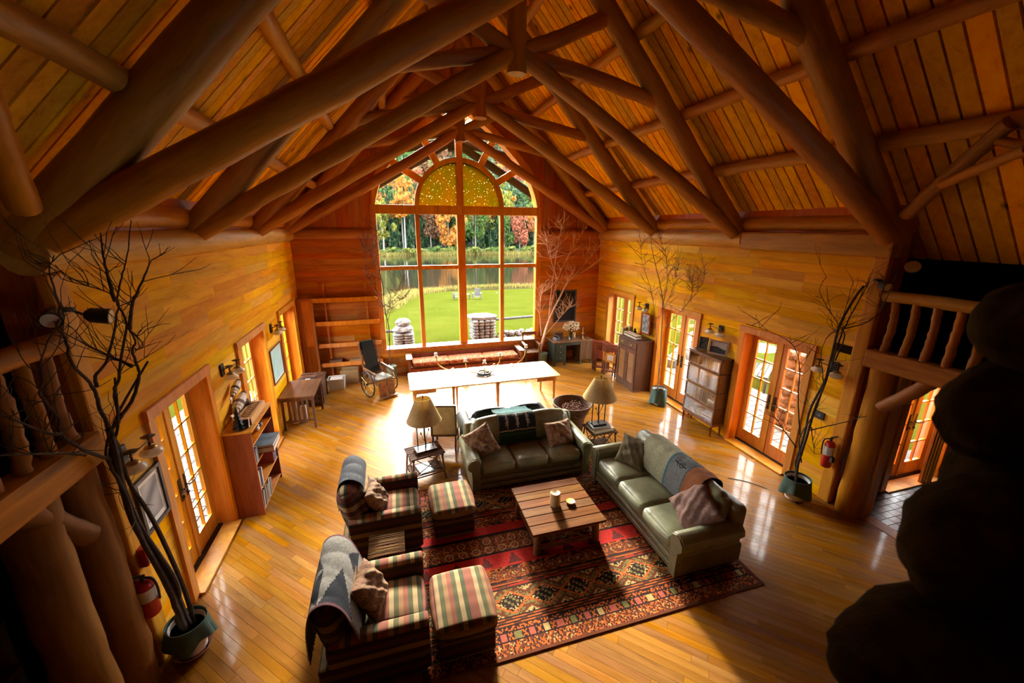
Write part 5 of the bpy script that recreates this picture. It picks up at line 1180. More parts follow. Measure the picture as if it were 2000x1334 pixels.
extinguisher('red fire extinguisher on the log post beside the slate entry', (5.99, 3.76, .60), math.radians(160)); extinguisher('red fire extinguisher behind the branch trunks near the balcony', (-2.285, 3.60, .66), math.radians(20), .36)
fa = thing('fire_alarm_box', 'red fire alarm box on the post above the extinguisher behind the branches', 'alarm', (XL+.06, 3.77, 1.16)); MB().rbox((0, 0, 0), (.08, .13, .19), .012, 2).build('case', W['redp'], fa, True); MB().b2((.036, -.05, -.06), (.044, .05, .0)).build('plate', W['paper'], fa); MB().rbox((.045, 0, -.035), (.02, .08, .02), .004, 1).build('handle', W['white'], fa)
th = thing('thermostat', 'small black control plate on the wall between the double door and the entry post', 'thermostat', (XR-.012, 4.08, 1.27)); MB().rbox((0, 0, 0), (.024, .15, .12), .006, 2).build('plate', W['blackp'], th); MB().b2((-.016, -.03, -.02), (-.011, .03, .03)).build('screen', W['slate'], th)
def spot(label, loc, rz, heads):
    t = thing('spotlight', label, 'spotlight', loc, rz)
    MB().lathe([(.05, 0), (.05, .02), (.02, .03)], n=14).build('mount', W['blackp'], t, True)
    for dx, dz in heads:
        MB().tube([(0, 0, .02), (dx*.5, -.03, dz)], .01, 6).build('stem', W['blackp'], t); h = MB().lathe([(.03, 0), (.055, .03), (.06, .14), (.062, .145)], n=18).build('head', W['blackp'], t, True); h.location = (dx*.5, -.03, dz); h.rotation_euler = (math.radians(100), 0, math.radians(40)*dx/max(.01, abs(dx)))
        l = MB().lathe([(.05, .146), (.0, .150)], n=18).build('lens', W['white'], h, True)
    return t
spot('twin head black spotlight on the corner post above the railing, nearest the branches', (XL+.09, 3.66, 3.40), math.radians(60), ((-.16, .0), (.16, -.04))); spot('single black spotlight on the corner post above the slate entry railing', (XR-.09, 3.70, 3.36), math.radians(-60), ((.05, -.03),))
def flood(label, loc, rx):
    t = thing('flood_lamp', label, 'lamp', loc); t.rotation_euler = rx
    MB().lathe([(.04, -.12), (.08, -.03), (.088, 0), (.08, .0)], n=20).build('housing', W['blackp'], t, True); MB().lathe([(.0, .004), (.078, .002)][::-1], n=20).build('lens', W['plaster'], t, True); MB().tube([(0, 0, -.12), (0, 0, -.25)], .012, 6).build('stem', W['blackp'], t)
flood('round flood lamp hanging in the dark gallery beside the branches', (XL-.10, 3.30, 3.60), (math.radians(70), 0, math.radians(60))); flood('round flood lamp hanging in the dark gallery above the entry railing', (XR+.10, 3.48, 3.56), (math.radians(60), 0, math.radians(-60)))
# low open bookcase with its things
bc = thing('low_bookcase', 'low cherry bookcase standing between two french doors under the birch fish', 'bookcase', (-2.19, 6.20, 0)); R_ = W['red']
for y in (-.49, .47): MB().b2((-.18, y, 0), (.18, y+.022, 1.305)).build('side', R_, bc)
MB().b2((-.18, -.50, 1.305), (.20, .50, 1.33)).build('top', W['trim'], bc, bevel=.003); MB().b2((-.18, -.47, .02), (-.17, .47, 1.30)).build('back', R_, bc)
for z in (.05, .38, .78, 1.08): MB().b2((-.17, -.468, z), (.17, .468, z+.02)).build('shelf', W['trim'], bc)
def row(y0, y1, x, z, cols, hmin, hmax, seed, shelf, group, dx, lean=0, face=1):
    q = random.Random(seed); y = y0; i = 0
    while y < y1:
        w_ = q.uniform(.018, .036); c = cols[i % len(cols)]; h = q.uniform(hmin, hmax)
        b = thing('book', '%s spined book standing %s' % (c, shelf), 'book', (x, y+w_/2, z), 0, group)
        MB().b2((-dx/2, -w_/2+.002, .003), (dx/2-.004, w_/2-.002, h-.003)).build('pages', W['paper'], b); m_ = MB(); m_.b2((-dx/2, -w_/2, 0), (dx/2, -w_/2+.002, h)); m_.b2((-dx/2, w_/2-.002, 0), (dx/2, w_/2, h)); s = -dx/2 if face < 0 else dx/2-.004; m_.b2((s, -w_/2, 0), (s+.004, w_/2, h)); m_.build('cover', BK[c], b)
        if lean: b.rotation_euler = (lean*q.uniform(.6, 1.1), 0, 0); y += .012
        y += w_+.0015; i += 1
row(5.76, 6.16, -2.12, .07, ['grey', 'white', 'black', 'cream', 'grey', 'tan'], .22, .29, 1, 'on the bottom shelf of the low bookcase', 'books at the bottom of the low bookcase', .20, -.18)
row(5.75, 5.90, -2.12, .40, ['cream', 'blue', 'black', 'white'], .24, .28, 2, 'on the second shelf of the low bookcase, near end', 'books at the near end of the low bookcase', .20, -.06)
row(6.46, 6.62, -2.12, .40, ['red', 'blue', 'blue', 'grey'], .26, .32, 3, 'on the second shelf of the low bookcase, far end', 'books at the far end of the low bookcase', .20)
row(5.76, 5.90, -2.12, .80, ['black', 'blue', 'white', 'grey'], .18, .24, 4, 'on the third shelf of the low bookcase', 'books on the third shelf of the low bookcase', .20)
book('large album with a dark red cover lying on the third shelf of the low bookcase', (-2.04, 6.25, .801), (.34, .42, .09), BK['red'], .05); book('large blue grey picture book lying on top of the red album', (-2.03, 6.24, .892), (.32, .40, .035), plain('picture_cover', (.16, .24, .28), .3, 0, .5, 7, 0), .02)
cb = thing('carved_box', 'long pale wooden box with dark carved openings on top of the low bookcase', 'box', (-2.14, 6.24, 1.331)); MB().b2((-.10, -.33, 0), (.10, .33, .10)).build('body', W['pinelight'], cb, bevel=.004)
m_ = MB(); q6 = random.Random(2)
for k in range(9): y = -.26+k*.062; m_.tube([(-.06, y, .101), (-.02, y+.03, .101), (.01, y-.005, .101), (.06, y+.025, .101)], .006, 4)
m_.build('carving', W['dark'], cb); MB().b2((-.10, -.331, 0), (.10, -.333, .10)).build('end_board', W['red'], cb)
pc = thing('pine_cone_ball', 'dark brown pine cone ball on top of the low bookcase', 'ornament', (-2.27, 6.44, 1.331)); MB().lathe([(.07, 0), (.075, .02), (.05, .035)], n=14).build('stand', W['dark'], pc)
MB().sph((0, 0, .12), .085, 14, 10, .12, None, 3).build('cone', W['twig'], pc)
tr = thing('tree_figurine', 'little black fir tree figurine on the near end of the low bookcase', 'ornament', (-2.16, 5.80, 1.331)); m_ = MB()
for k in range(6): m_.lathe([(.0, .10+.05*k), (.085-.013*k, .03+.05*k), (.05-.008*k, .05+.05*k)], n=10)
m_.build('branches', W['iron'], tr); MB().tube([(0, 0, 0), (0, 0, .06)], .012, 6).build('trunk', W['twig'], tr)
fn = thing('small_white_box', 'little white edged card box leaning at the end of the carved box', 'box', (-2.13, 5.855, 1.335)); MB().rbox((0, 0, .06), (.16, .03, .12), .004, 1, 0, (-.3, 0, 0)).build('card', W['paper'], fn); MB().rbox((0, -.018, .055), (.15, .004, .11), .001, 1, 0, (-.3, 0, 0)).build('face', BK['black'], fn)
for k, (y, c) in enumerate(((6.20, 'white'), (6.34, 'brown'))):
    o = thing('shelf_ornament', ['small white carved bird on the upper shelf of the low bookcase', 'small brown carved bird on the upper shelf of the low bookcase'][k], 'ornament', (-2.08, y, 1.101)); MB().sph((0, 0, .03), (.03, .05, .03), 10, 7).build('body', BK[c], o, True); MB().sph((0, .045, .06), .018, 8, 6).build('head', BK[c], o, True)
# slatted side table
mt = thing('side_table', 'dark oak side table with slatted ends under the pale blue picture', 'table', (-2.035, 8.85, 0)); D_ = W['mid']
for k in range(3): MB().b2((-.32+k*.2135, -.50, .70), (-.32+(k+1)*.2135-.002, .50, .725)).build('top_board', D_, mt, bevel=.003)
for sx in (-1, 1):
    for sy in (-1, 1): MB().b2((sx*.28-.022, sy*.45-.022, 0), (sx*.28+.022, sy*.45+.022, .70)).build('leg', W['dark'], mt)
    MB().b2((sx*.28-.012, -.43, .62), (sx*.28+.012, .43, .70)).build('apron', W['dark'], mt)
for sy in (-1, 1):
    MB().b2((-.26, sy*.45-.012, .62), (.26, sy*.45+.012, .70)).build('apron', W['dark'], mt); MB().b2((-.26, sy*.45-.012, .16), (.26, sy*.45+.012, .20)).build('stretcher', W['dark'], mt)
    for k in range(5): MB().b2((-.19+k*.085, sy*.45-.007, .20), (-.145+k*.085, sy*.45+.007, .62)).build('slat', W['dark'], mt)
for k in range(2):
    b = thing('paper_bag', ['tall pale paper bag under the slatted side table, nearer the wall', 'pale paper bag under the slatted side table, nearer the room'][k], 'bag', (-2.18+.16*k, 8.72+.04*k, 0)); MB().prism([(-.06, 0), (.06, 0), (.05, .42-.06*k), (-.05, .42-.06*k)], -.05, .05, 'y').build('bag', W['paper'], b); MB().tube([(-.03, 0, .40-.06*k), (-.02, 0, .47-.06*k), (.02, 0, .47-.06*k), (.03, 0, .40-.06*k)], .005, 5).build('handle', W['blackp'], b)
tk = thing('wooden_trunk', 'dark weathered trunk behind the slatted side table', 'trunk', (-2.04, 9.92, 0)); G_ = W['dark']
for k in range(4): MB().b2((-.26, -.42, .02+k*.12), (.26, .42, .02+(k+1)*.12-.006)).build('board', W['twig'] if k % 2 else G_, tk)
MB().b2((-.27, -.43, .50), (.27, .43, .545)).build('lid', G_, tk, bevel=.01)
for y in (-.3, .3): MB().b2((-.275, y-.02, 0), (.275, y+.02, .55)).build('band', W['iron'], tk)
bk2 = thing('black_folder', 'black folded portfolio lying on the dark trunk', 'portfolio', (-2.12, 9.72, .546), .1); MB().rbox((0, 0, .015), (.36, .40, .03), .006, 2).build('cover', W['blackp'], bk2); MB().rbox((.04, .06, .022), (.10, .07, .018), .003, 1).build('label', W['paper'], bk2)
for k in range(4):
    s = thing('kindling_stick', 'thin stick lying across the dark trunk', 'stick', (-1.98, 9.9+.05*k, .556), .5+.25*k, 'sticks on the dark trunk'); MB().tube([(-.22, 0, 0), (0, .01, .01), (.24, 0, .03)], .010, 6).build('stick', W['twig'], s)
bi = thing('storage_bin', 'translucent white plastic storage bin beside the dark trunk', 'bin', (-1.58, 10.55, 0)); m_ = MB(); a, b, h = .20, .15, .28
m_.add([(-a*.9, -b*.9, .004), (a*.9, -b*.9, .004), (a*.9, b*.9, .004), (-a*.9, b*.9, .004), (-a, -b, h), (a, -b, h), (a, b, h), (-a, b, h)], [(3, 2, 1, 0), (0, 1, 5, 4), (1, 2, 6, 5), (2, 3, 7, 6), (3, 0, 4, 7)]); m_.build('tub', plain('milky_plastic', (.62, .64, .62), .4, 0, .05, bump=0), bi)
MB().tube([(-a, -b, h), (a, -b, h), (a, b, h), (-a, b, h), (-a, -b, h)], .012, 6).build('rim', W['white'], bi); MB().rbox((0, 0, .25), (.30, .22, .05), .01, 1).build('papers', W['paper'], bi)
cx = thing('cardboard_box', 'brown cardboard box behind the storage bin', 'box', (-1.30, 10.98, 0)); MB().b2((-.22, -.16, 0), (.22, .16, .30)).build('carton', BK['tan'], cx)
for s in (-1, 1): MB().bar((-.22, s*.16, .30), (-.22, s*.26, .33), .004, .004).build('edge', BK['tan'], cx); MB().b2((-.22, s*.16-.002, .30), (.22, s*.16+.002, .36)).build('flap', BK['tan'], cx)
# leaning louvred screens in the corner
ls = thing('folding_screen', 'tall folded louvred wooden screen leaning in the corner beside the shelves', 'screen', (-2.17, 11.14, 0))
for k in range(4): MB().b2((-.19, -.16+k*.055, 0), (-.15, -.115+k*.055, 2.26)).build('leaf_edge', W['reveal'], ls)
for x in (-.13, .13): MB().b2((x-.02, -.12, 0), (x+.03, -.06, 2.26)).build('stile', W['reveal'], ls)
for z in (0, .95, 2.20): MB().b2((-.11, -.115, z), (.13, -.065, z+.06)).build('rail', W['reveal'], ls)
MB().b2((-.11, -.10, 1.0), (.13, -.085, 2.2)).build('panel', W['trim'], ls)
for k in range(9): MB().b2((-.105+k*.026, -.105, .06), (-.090+k*.026, -.075, .95)).build('louvre', W['trim'], ls)
# plate shelves on the window wall
wsx = thing('wall_shelves', 'five tiered red wooden shelves with lipped fronts beside the window', 'shelf', (-1.23, YW, 0))
for z, a, b in ((2.19, -.80, .78), (1.58, -.78, .80), (.99, -.76, .80), (.46, -.74, .80)):
    MB().b2((a, -.26, z-.012), (b, -.0, z+.012)).build('shelf', W['wally'], wsx); MB().prism([(a, z-.05), (b-.03, z-.05), (b, z-.02), (b, z+.03), (b-.05, z+.06), (a+.02, z+.06), (a, z+.03)], -.275, -.25, 'y').build('lip', W['trim'], wsx)
for z0, z1 in ((.012, .448), (.472, .978), (1.002, 1.568), (1.592, 2.178), (2.202, 2.62)):
    for x in (-.52, .50): MB().b2((x-.018, -.10, z0), (x+.018, -.001, z1)).build('support', W['wally'], wsx)
for k, (x, w_, c, h) in enumerate(((-.40, .30, 'brown', .10), (.12, .34, 'tan', .08), (.42, .26, 'black', .12))):
    o = thing('shelf_box', ['brown flat box on the lowest wall shelf', 'tan paper stack on the lowest wall shelf', 'black box on the lowest wall shelf behind the wheelchair'][k], 'box', (-1.23+x, YW-.13, .473)); MB().b2((-w_/2, -.10, 0), (w_/2, .10, h)).build('body', BK[c], o); MB().b2((-w_/2-.004, -.104, h-.02), (w_/2+.004, .104, h+.004)).build('lid', BK[c], o)
# antique wheelchair
wc = thing('wheelchair', 'antique wooden wheelchair with large spoked wheels beside the window', 'wheelchair', (-.52, 9.92, 0), math.radians(33)); M_ = W['mid']
for s in (-1, 1):
    x = s*.315; wh = MB().tube([(x, .31*math.cos(a), .32+.31*math.sin(a)) for a in [2*PI*k/36 for k in range(37)]], .016, 7).build('wheel', W['blackp'], wc, True)
    MB().tube([(x-s*.02, .25*math.cos(a), .32+.25*math.sin(a)) for a in [2*PI*k/36 for k in range(37)]], .008, 6).build('hand_rim', W['brass'], wh, True)
    for k in range(14): a = 2*PI*k/14; MB().tube([(x, .03*math.cos(a), .32+.03*math.sin(a)), (x, .30*math.cos(a), .32+.30*math.sin(a))], .004, 4).build('spoke', W['brass'], wh)
    MB().tube([(x-.03, 0, .32), (x+.03, 0, .32)], .028, 10).build('hub', W['iron'], wh)
    MB().tube([(s*.20, .42+.10*math.cos(a), .10+.10*math.sin(a)) for a in [2*PI*k/18 for k in range(19)]], .010, 6).build('caster', W['blackp'], wc)
    MB().bar((s*.25, -.28, .60), (s*.25, .24, .66), .025, .07).build('armrest', M_, wc); MB().bar((s*.25, -.22, .42), (s*.25, -.22, .60), .022, .022).build('arm_post', M_, wc); MB().bar((s*.235, .20, .40), (s*.22, .42, 1.24), .03, .035).build('back_post', M_, wc)
    MB().bar((s*.235, -.30, .40), (s*.235, .24, .40), .03, .04).build('seat_rail', M_, wc); MB().bar((s*.20, .38, .16), (s*.21, .30, .40), .02, .02).build('fork', W['iron'], wc)
MB().tube([(-.31, 0, .32), (.31, 0, .32)], .014, 8).build('axle', W['iron'], wc); MB().rbox((0, -.05, .415), (.44, .48, .03), .01, 1).build('seat', M_, wc)
for k in range(4): z = .52+k*.17; MB().bar((-.21, .23+k*.045, z), (.21, .23+k*.045, z), .012, .09).build('back_slat', M_, wc)
for k in range(2): MB().rbox((-.11+.22*k, -.33, .20), (.20, .03, .38), .006, 1, 0, (-.1, 0, 0)).build('leg_board', M_, wc)
MB().b2((-.22, -.48, .03), (.22, -.32, .05)).build('footboard', M_, wc)
wk = thing('chair_pad', 'pale grey pad lying on the wheelchair seat', 'cushion', (-.52, 9.92, 0), math.radians(33)); MB().rbox((0, -.08, .452), (.42, .44, .042), .02, 3, .01).build('pad', fabric('grey_pad', (.24, .23, .20)), wk, True)
drape('throw_blanket', 'black leather throw hanging over the back of the wheelchair', [(.40, .95), (.46, 1.20), (.445, 1.275), (.40, 1.20), (.27, .70), (.20, .50)], -.17, .17, None, (-.52, 9.92, 0), math.radians(33), W['black'], .004, 7)
def slat_chair(name, label, loc, rz):
    t = thing(name, label, 'chair', loc, rz); D2 = W['mid']
    MB().rbox((0, -.02, .44), (.48, .46, .035), .012, 2).build('seat', D2, t)
    for s in (-1, 1):
        MB().bar((s*.20, -.20, 0), (s*.20, -.20, .66), .035, .035).build('leg', D2, t); MB().bar((s*.20, .22, 0), (s*.20, .26, .92), .035, .035).build('leg', D2, t)
        MB().prism([(s*.20, -.26), (s*.27, -.20), (s*.25, .20), (s*.19, .26)][::s], .655, .685, 'z').build('arm', D2, t); MB().bar((s*.20, -.18, .14), (s*.20, .22, .14), .022, .022).build('stretcher', D2, t)
    for k in range(7): MB().bar((-.165+k*.055, .235, .46), (-.165+k*.055, .265, .88), .028, .012).build('back_slat', D2, t)
    MB().rbox((0, .262, .92), (.46, .03, .10), .012, 2).build('crest_rail', D2, t)
    for k in range(7): MB().b2((-.20+k*.06, -.22, .458), (-.165+k*.06, .18, .462)).build('seat_slat', W['dark'], t)
    return t
slat_chair('slat_back_armchair', 'dark wooden slat back armchair at the desk end of the window bench', (3.83, 11.0, 0), math.radians(-4))
# desk corner
dk = thing('green_desk', 'old green painted desk with a brown top in the corner by the window', 'desk', (5.06, 10.90, 0)); GP = W['teal_paint']
MB().rbox((0, 0, .735), (1.30, .58, .035), .006, 2).build('top', W['mid'], dk)
MB().b2((-.62, -.27, .14), (-.24, .27, .717)).build('pedestal', GP, dk)
for k in range(3): d = MB().b2((-.60, -.285, .17+k*.18), (-.26, -.272, .335+k*.18)).build('drawer', GP, dk); MB().sph((-.43, -.295, .25+k*.18), .014, 8, 6).build('knob', W['brass'], d)
MB().b2((.22, -.27, .14), (.62, .27, .717)).build('pedestal', W['dark'], dk); MB().b2((-.24, -.26, .62), (.22, .26, .717)).build('centre_drawer', GP, dk)
for x in (-.60, -.27, .25, .60):
    for y in (-.25, .25): MB().b2((x-.022, y-.022, 0), (x+.022, y+.022, .14)).build('leg', GP, dk)
MB().b2((-.24, .24, .3), (.22, .26, .62)).build('modesty_panel', W['dark'], dk)
va = thing('glass_vase', 'glass vase of dried white flowers on the green desk', 'vase', (5.0, 10.74, .753)); MB().lathe([(.045, 0), (.055, .02), (.05, .20), (.06, .24)], n=16).build('glass', W['tealglass'], va, True); m_ = MB(); q6 = random.Random(9)
for k in range(46):
    a = q6.uniform(0, 2*PI); r = q6.uniform(.05, .24); z = q6.uniform(.40, .58)-r*.25; p = V((r*math.cos(a), r*math.sin(a)*.7, z)); m_.tube([(0, 0, .05), (p.x*.3, p.y*.3, .25), p], .003, 4)
m_.build('stems', W['twiglight'], va); m_ = MB()
for k in range(150):
    a = q6.uniform(0, 2*PI); r = .25*q6.random()**.5; z = .50+q6.uniform(-.10, .10)-r*.3; m_.sph((r*math.cos(a), r*math.sin(a)*.75, z), q6.uniform(.012, .026), 6, 4, .2)
o = m_.build('blossoms', plain('dry_blossom', (.62, .55, .38), .9, 0, .2), va); o['kind'] = 'stuff'
kt = thing('candlestick', 'brass candlestick with a cream taper on the green desk', 'candlestick', (5.40, 10.76, .753)); MB().lathe([(.07, 0), (.072, .015), (.03, .03), (.014, .06), (.022, .10), (.014, .14), (.03, .16), (.05, .165), (.05, .18)], n=16).build('stick', W['brass'], kt, True); MB().tube([(0, 0, .18), (0, 0, .36)], .012, 8).build('taper', W['wax'], kt)
jr = thing('candle_jar', 'cream candle in a glass jar beside the vase on the green desk', 'candle', (5.22, 10.98, .753)); MB().lathe([(.04, 0), (.04, .16), (.036, .165)], n=14).build('wax', W['wax'], jr, True); MB().shell([(.046, 0), (.046, .2)], n=14).build('jar', W['pane'], jr, True)
tp = thing('desk_telephone', 'black old telephone at the bench end of the green desk', 'telephone', (4.60, 10.86, .753), .3); MB().prism([(-.10, 0), (.10, 0), (.06, .07), (-.05, .09)], -.09, .09, 'y').build('body', W['blackp'], tp, bevel=.01); MB().tube(smooth_path([(-.02, -.11, .09), (0, -.08, .125), (0, .08, .125), (-.02, .11, .09)]), .02, 8).build('handset', W['blackp'], tp, True); MB().lathe([(.05, .0), (.05, .01)], (.045, 0, .065), 14).build('dial', W['chrome'], tp)
bx = thing('dark_box', 'dark wooden box at the back of the green desk under the painting', 'box', (4.72, 11.05, .753)); MB().rbox((0, 0, .09), (.26, .16, .18), .008, 2).build('body', W['dark'], bx); MB().rbox((0, 0, .185), (.27, .17, .02), .006, 2).build('lid', W['mid'], bx)
# folded chairs stacked beside the cupboard
for k in range(5):
    x, y = (5.40, 10.02-k*.085) if k < 3 else (5.48, 9.62-(k-3)*.13)
    t = thing('folding_chair', ['folded wooden chair standing at the desk end of the row', 'folded wooden chair second in the row from the desk', 'folded wooden chair third in the row from the desk', 'folded wooden chair fourth in the row, paper print on its panel', 'folded wooden chair nearest the tall cupboard, paper print on its panel'][k], 'chair', (x+.20, y, 0), math.radians(-52 if k > 2 else -40), 'folded wooden chairs beside the tall cupboard'); O_ = W['trim'] if k > 2 else W['red']
    for s in (-1, 1): MB().bar((s*.19, .06, 0), (s*.19, .0, .90), .03, .04).build('side', W['red'], t); MB().bar((s*.16, -.05, 0), (s*.16, .03, .84), .025, .03).build('leg', W['dark'], t)
    for i in range(5): MB().tube([(-.19, .02-i*.012, .70+i*.045), (.19, .02-i*.012, .70+i*.045)], .020, 7).build('back_slat', W['red'], t, True)
    MB().b2((-.15, -.065, .40), (.15, -.045, .66)).build('seat', O_, t); MB().b2((-.16, -.06, .12), (.16, -.03, .16)).build('stretcher', W['red'], t)
    if k > 2: MB().b2((-.09, -.070, .46), (.09, -.066, .61)).build('print', W['paper'], t)
# tall cupboard
cu2 = thing('tall_cupboard', 'tall dark oak cupboard with two panelled doors and two small drawers', 'cupboard', (5.86, 8.66, 0)); DK = W['dark']
MB().b2((-.23, -.42, .03), (.24, .42, 1.30)).build('body', DK, cu2); MB().rbox((-.005, 0, 1.315), (.52, .90, .03), .006, 2).build('top', DK, cu2); MB().b2((-.245, -.43, 0), (.24, .43, .05)).build('plinth', DK, cu2)
for s in (-1, 1):
    y0, y1 = sorted((s*.005, s*.41)); d = MB(); d.b2((-.25, y0, .07), (-.231, y0+.07, 1.08)); d.b2((-.25, y1-.07, .07), (-.231, y1, 1.08)); d.b2((-.25, y0+.07, .07), (-.231, y1-.07, .20)); d.b2((-.25, y0+.07, .98), (-.231, y1-.07, 1.08)); d = d.build('door', DK, cu2); MB().b2((-.238, y0+.07, .20), (-.231, y1-.07, .98)).build('panel', W['mid'], d)
    MB().sph((-.262, s*.04, .66), .014, 8, 6).build('knob', W['brass'], d)
    w_ = MB().b2((-.252, y0, 1.10), (-.231, y1, 1.27)).build('drawer', DK, cu2); MB().rbox((-.262, (y0+y1)/2, 1.185), (.02, .07, .02), .005, 1).build('handle', W['brass'], w_)
for k, (x, y, h) in enumerate(((5.70, 9.02, .17), (5.80, 9.04, .18), (5.93, 9.03, .19))):
    c = thing('pillar_candle', ['short cream pillar candle at the front edge of the tall cupboard', 'cream pillar candle in the middle of the three on the tall cupboard', 'tallest cream pillar candle on the tall cupboard, against the door glass'][k], 'candle', (x, y, 1.331), 0, 'pillar candles on the tall cupboard'); MB().lathe([(.05, 0), (.052, .01), (.052, h), (.03, h-.008), (0, h-.008)], n=18).build('wax', W['wax'], c, True); MB().tube([(0, 0, h-.01), (0, 0, h+.012)], .002, 4).build('wick', W['iron'], c)
for i in range(7):
    for j in range(2):
        c = thing('tin', ('black and cream spice tin in the front row on the tall cupboard', 'black and cream spice tin in the back row on the tall cupboard')[j], 'tin', (5.68+j*.085, 8.86-i*.078, 1.331), 0, 'spice tins on the tall cupboard'); MB().b2((-.035, -.034, 0), (.035, .034, .10)).build('body', W['blackp'], c, bevel=.004); MB().b2((-.0365, -.036, .025), (.0365, .036, .07)).build('label_band', BK['cream'], c); MB().b2((-.036, -.035, .10), (.036, .035, .112)).build('lid', BK['cream'], c)
bu = thing('dark_figurine', 'small dark seated figurine behind the tins on the tall cupboard', 'figurine', (5.92, 8.84, 1.331)); MB().lathe([(.07, 0), (.075, .02), (.06, .04), (.045, .10), (.02, .13)], n=14).build('body', W['iron'], bu, True); MB().sph((0, 0, .155), .03, 10, 8).build('head', W['iron'], bu, True)
rf = thing('red_flower', 'small red cloth flower among the tins on the tall cupboard', 'ornament', (5.86, 8.50, 1.331)); MB().tube([(0, 0, 0), (0, 0, .14)], .004, 5).build('stem', W['iron'], rf); MB().sph((0, 0, .155), .028, 8, 6, .25).build('bloom', W['redp'], rf)
# glass-front bookcase
gb = thing('glass_front_bookcase', 'stacking oak bookcase with four glass fronts between the double doors', 'bookcase', (5.97, 6.24, 0)); DX = W['mid']
ZS = [(.27, .585), (.60, .915), (.93, 1.31), (1.325, 1.585)]
for z0, z1 in ZS:
    for s in (-1, 1): MB().b2((-.13, s*.425-.011, z0), (.13, s*.425+.011, z1)).build('side', W['dark'], gb)
    MB().b2((.115, -.414, z0), (.13, .414, z1)).build('back', DX, gb); MB().b2((-.12, -.414, z0), (.115, .414, z0+.016)).build('shelf', DX, gb)
    d = MB()
    for a, b in (((-.145, -.43, z0), (-.13, -.40, z1)), ((-.145, .40, z0), (-.13, .43, z1)), ((-.145, -.40, z0), (-.13, .40, z0+.028)), ((-.145, -.40, z1-.028), (-.13, .40, z1))): d.b2(a, b)
    d = d.build('door', DX, gb); MB().b2((-.139, -.40, z0+.028), (-.136, .40, z1-.028)).build('pane', W['case_glass'], d)
    for y in (-.25, .25): MB().sph((-.152, y, z0+.014), .010, 7, 5).build('knob', W['brass'], d)
MB().rbox((-.005, 0, 1.60), (.30, .90, .028), .006, 2).build('top', W['dark'], gb); MB().b2((-.145, -.44, .22), (.13, .44, .27)).build('base', DX, gb)
for sx in (-.12, .10):
    for sy in (-.40, .40): MB().lathe([(.018, 0), (.030, .22)], (sx, sy, 0), 4).build('leg', DX, gb)
row(5.84, 6.63, 5.93, 1.343, ['red', 'cream', 'blue', 'black', 'blue', 'white', 'blue', 'brown', 'blue', 'yellow', 'black', 'tan'], .17, .215, 11, 'on the top shelf of the glass-front bookcase', 'books on the top shelf of the bookcase', .15, 0, -1)
row(5.85, 6.36, 5.93, .947, ['cream', 'tan', 'cream', 'cream', 'white'], .27, .30, 12, 'behind the second glass of the bookcase', 'pale books behind the second glass', .15, 0, -1)
row(6.08, 6.62, 5.93, .617, ['white', 'grey', 'cream', 'black', 'white', 'blue', 'grey'], .21, .26, 13, 'behind the third glass of the bookcase', 'books behind the third glass', .15, 0, -1)
for k in range(3): book(['brown book at the bottom of the lying pile behind the third glass', 'grey book in the middle of the lying pile behind the third glass', 'white book on top of the lying pile behind the third glass'][k], (5.94, 5.945, .617+k*.042), (.16, .20, .04), BK[('brown', 'grey', 'white')[k]], 0)
for k in range(4): book(['blue book at the bottom of the lying pile behind the lowest glass', 'white book second in the lying pile behind the lowest glass', 'grey book third in the lying pile behind the lowest glass', 'white folder on top of the lying pile behind the lowest glass'][k], (5.94, 6.03, .287+k*.032), (.17, .26, .03), BK[('blue', 'white', 'grey', 'white')[k]], .04*k)
for k in range(3): book(['cream folder leaning behind the lowest glass, steepest', 'grey folder leaning behind the lowest glass, between two others', 'cream folder leaning behind the lowest glass, flattest'][k], (5.94, 6.26+.07*k, .30), (.16, .22, .02), BK[('cream', 'grey', 'cream')[k]], 0, None, (math.radians(62-14*k), 0, 0))
# cream chair and flower basket behind the sofas
uc = thing('upholstered_chair', 'cream upholstered chair seen from behind, beside the tray lamp', 'chair', (.74, 6.92, 0), PI+math.radians(-14))
MB().rbox((0, .22, .64), (.44, .06, .58), .02, 2, .015, (-.10, 0, 0)).build('back', W['cream'], uc, True); MB().rbox((0, -.04, .42), (.48, .48, .09), .03, 3, .02).build('seat', W['cream'], uc, True)
for s in (-1, 1): MB().bar((s*.225, .20, .32), (s*.225, .27, .95), .025, .03).build('back_post', W['dark'], uc); MB().bar((s*.20, .20, 0), (s*.21, .20, .38), .03, .03).build('leg', W['dark'], uc); MB().bar((s*.20, -.24, 0), (s*.20, -.24, .38), .03, .03).build('leg', W['dark'], uc); MB().bar((s*.2, -.22, .15), (s*.2, .2, .15), .02, .02).build('stretcher', W['dark'], uc)
MB().bar((-.235, .27, .945), (.235, .27, .945), .03, .03).build('top_rail', W['dark'], uc); MB().bar((-.22, .205, .33), (.22, .205, .33), .03, .04).build('lower_rail', W['dark'], uc)
ba = thing('flower_basket', 'broad dark round basket full of dried flowers behind the sofa arm', 'basket', (3.20, 6.66, 0)); MB().lathe([(.20, 0), (.22, .02), (.26, .42), (.37, .66), (.385, .70), (.365, .70), (.25, .44), (.0, .40)], n=32).build('basket', W['twig'], ba, True); MB().tube([(.378*math.cos(a), .378*math.sin(a), .70) for a in [2*PI*k/40 for k in range(41)]], .014, 7).build('rim', W['twig'], ba, True)
m_ = MB(); q6 = random.Random(12)
for k in range(420): a = q6.uniform(0, 2*PI); r = .27*q6.random()**.5; m_.sph((r*math.cos(a), -.14+r*math.sin(a)*.8, .62+q6.uniform(-.10, .10)), q6.uniform(.008, .016), 5, 4, .2)
o = m_.build('dried_flowers', plain('dried_flower', (.20, .10, .065), .9, 0, .5, 20), ba, kind='stuff')
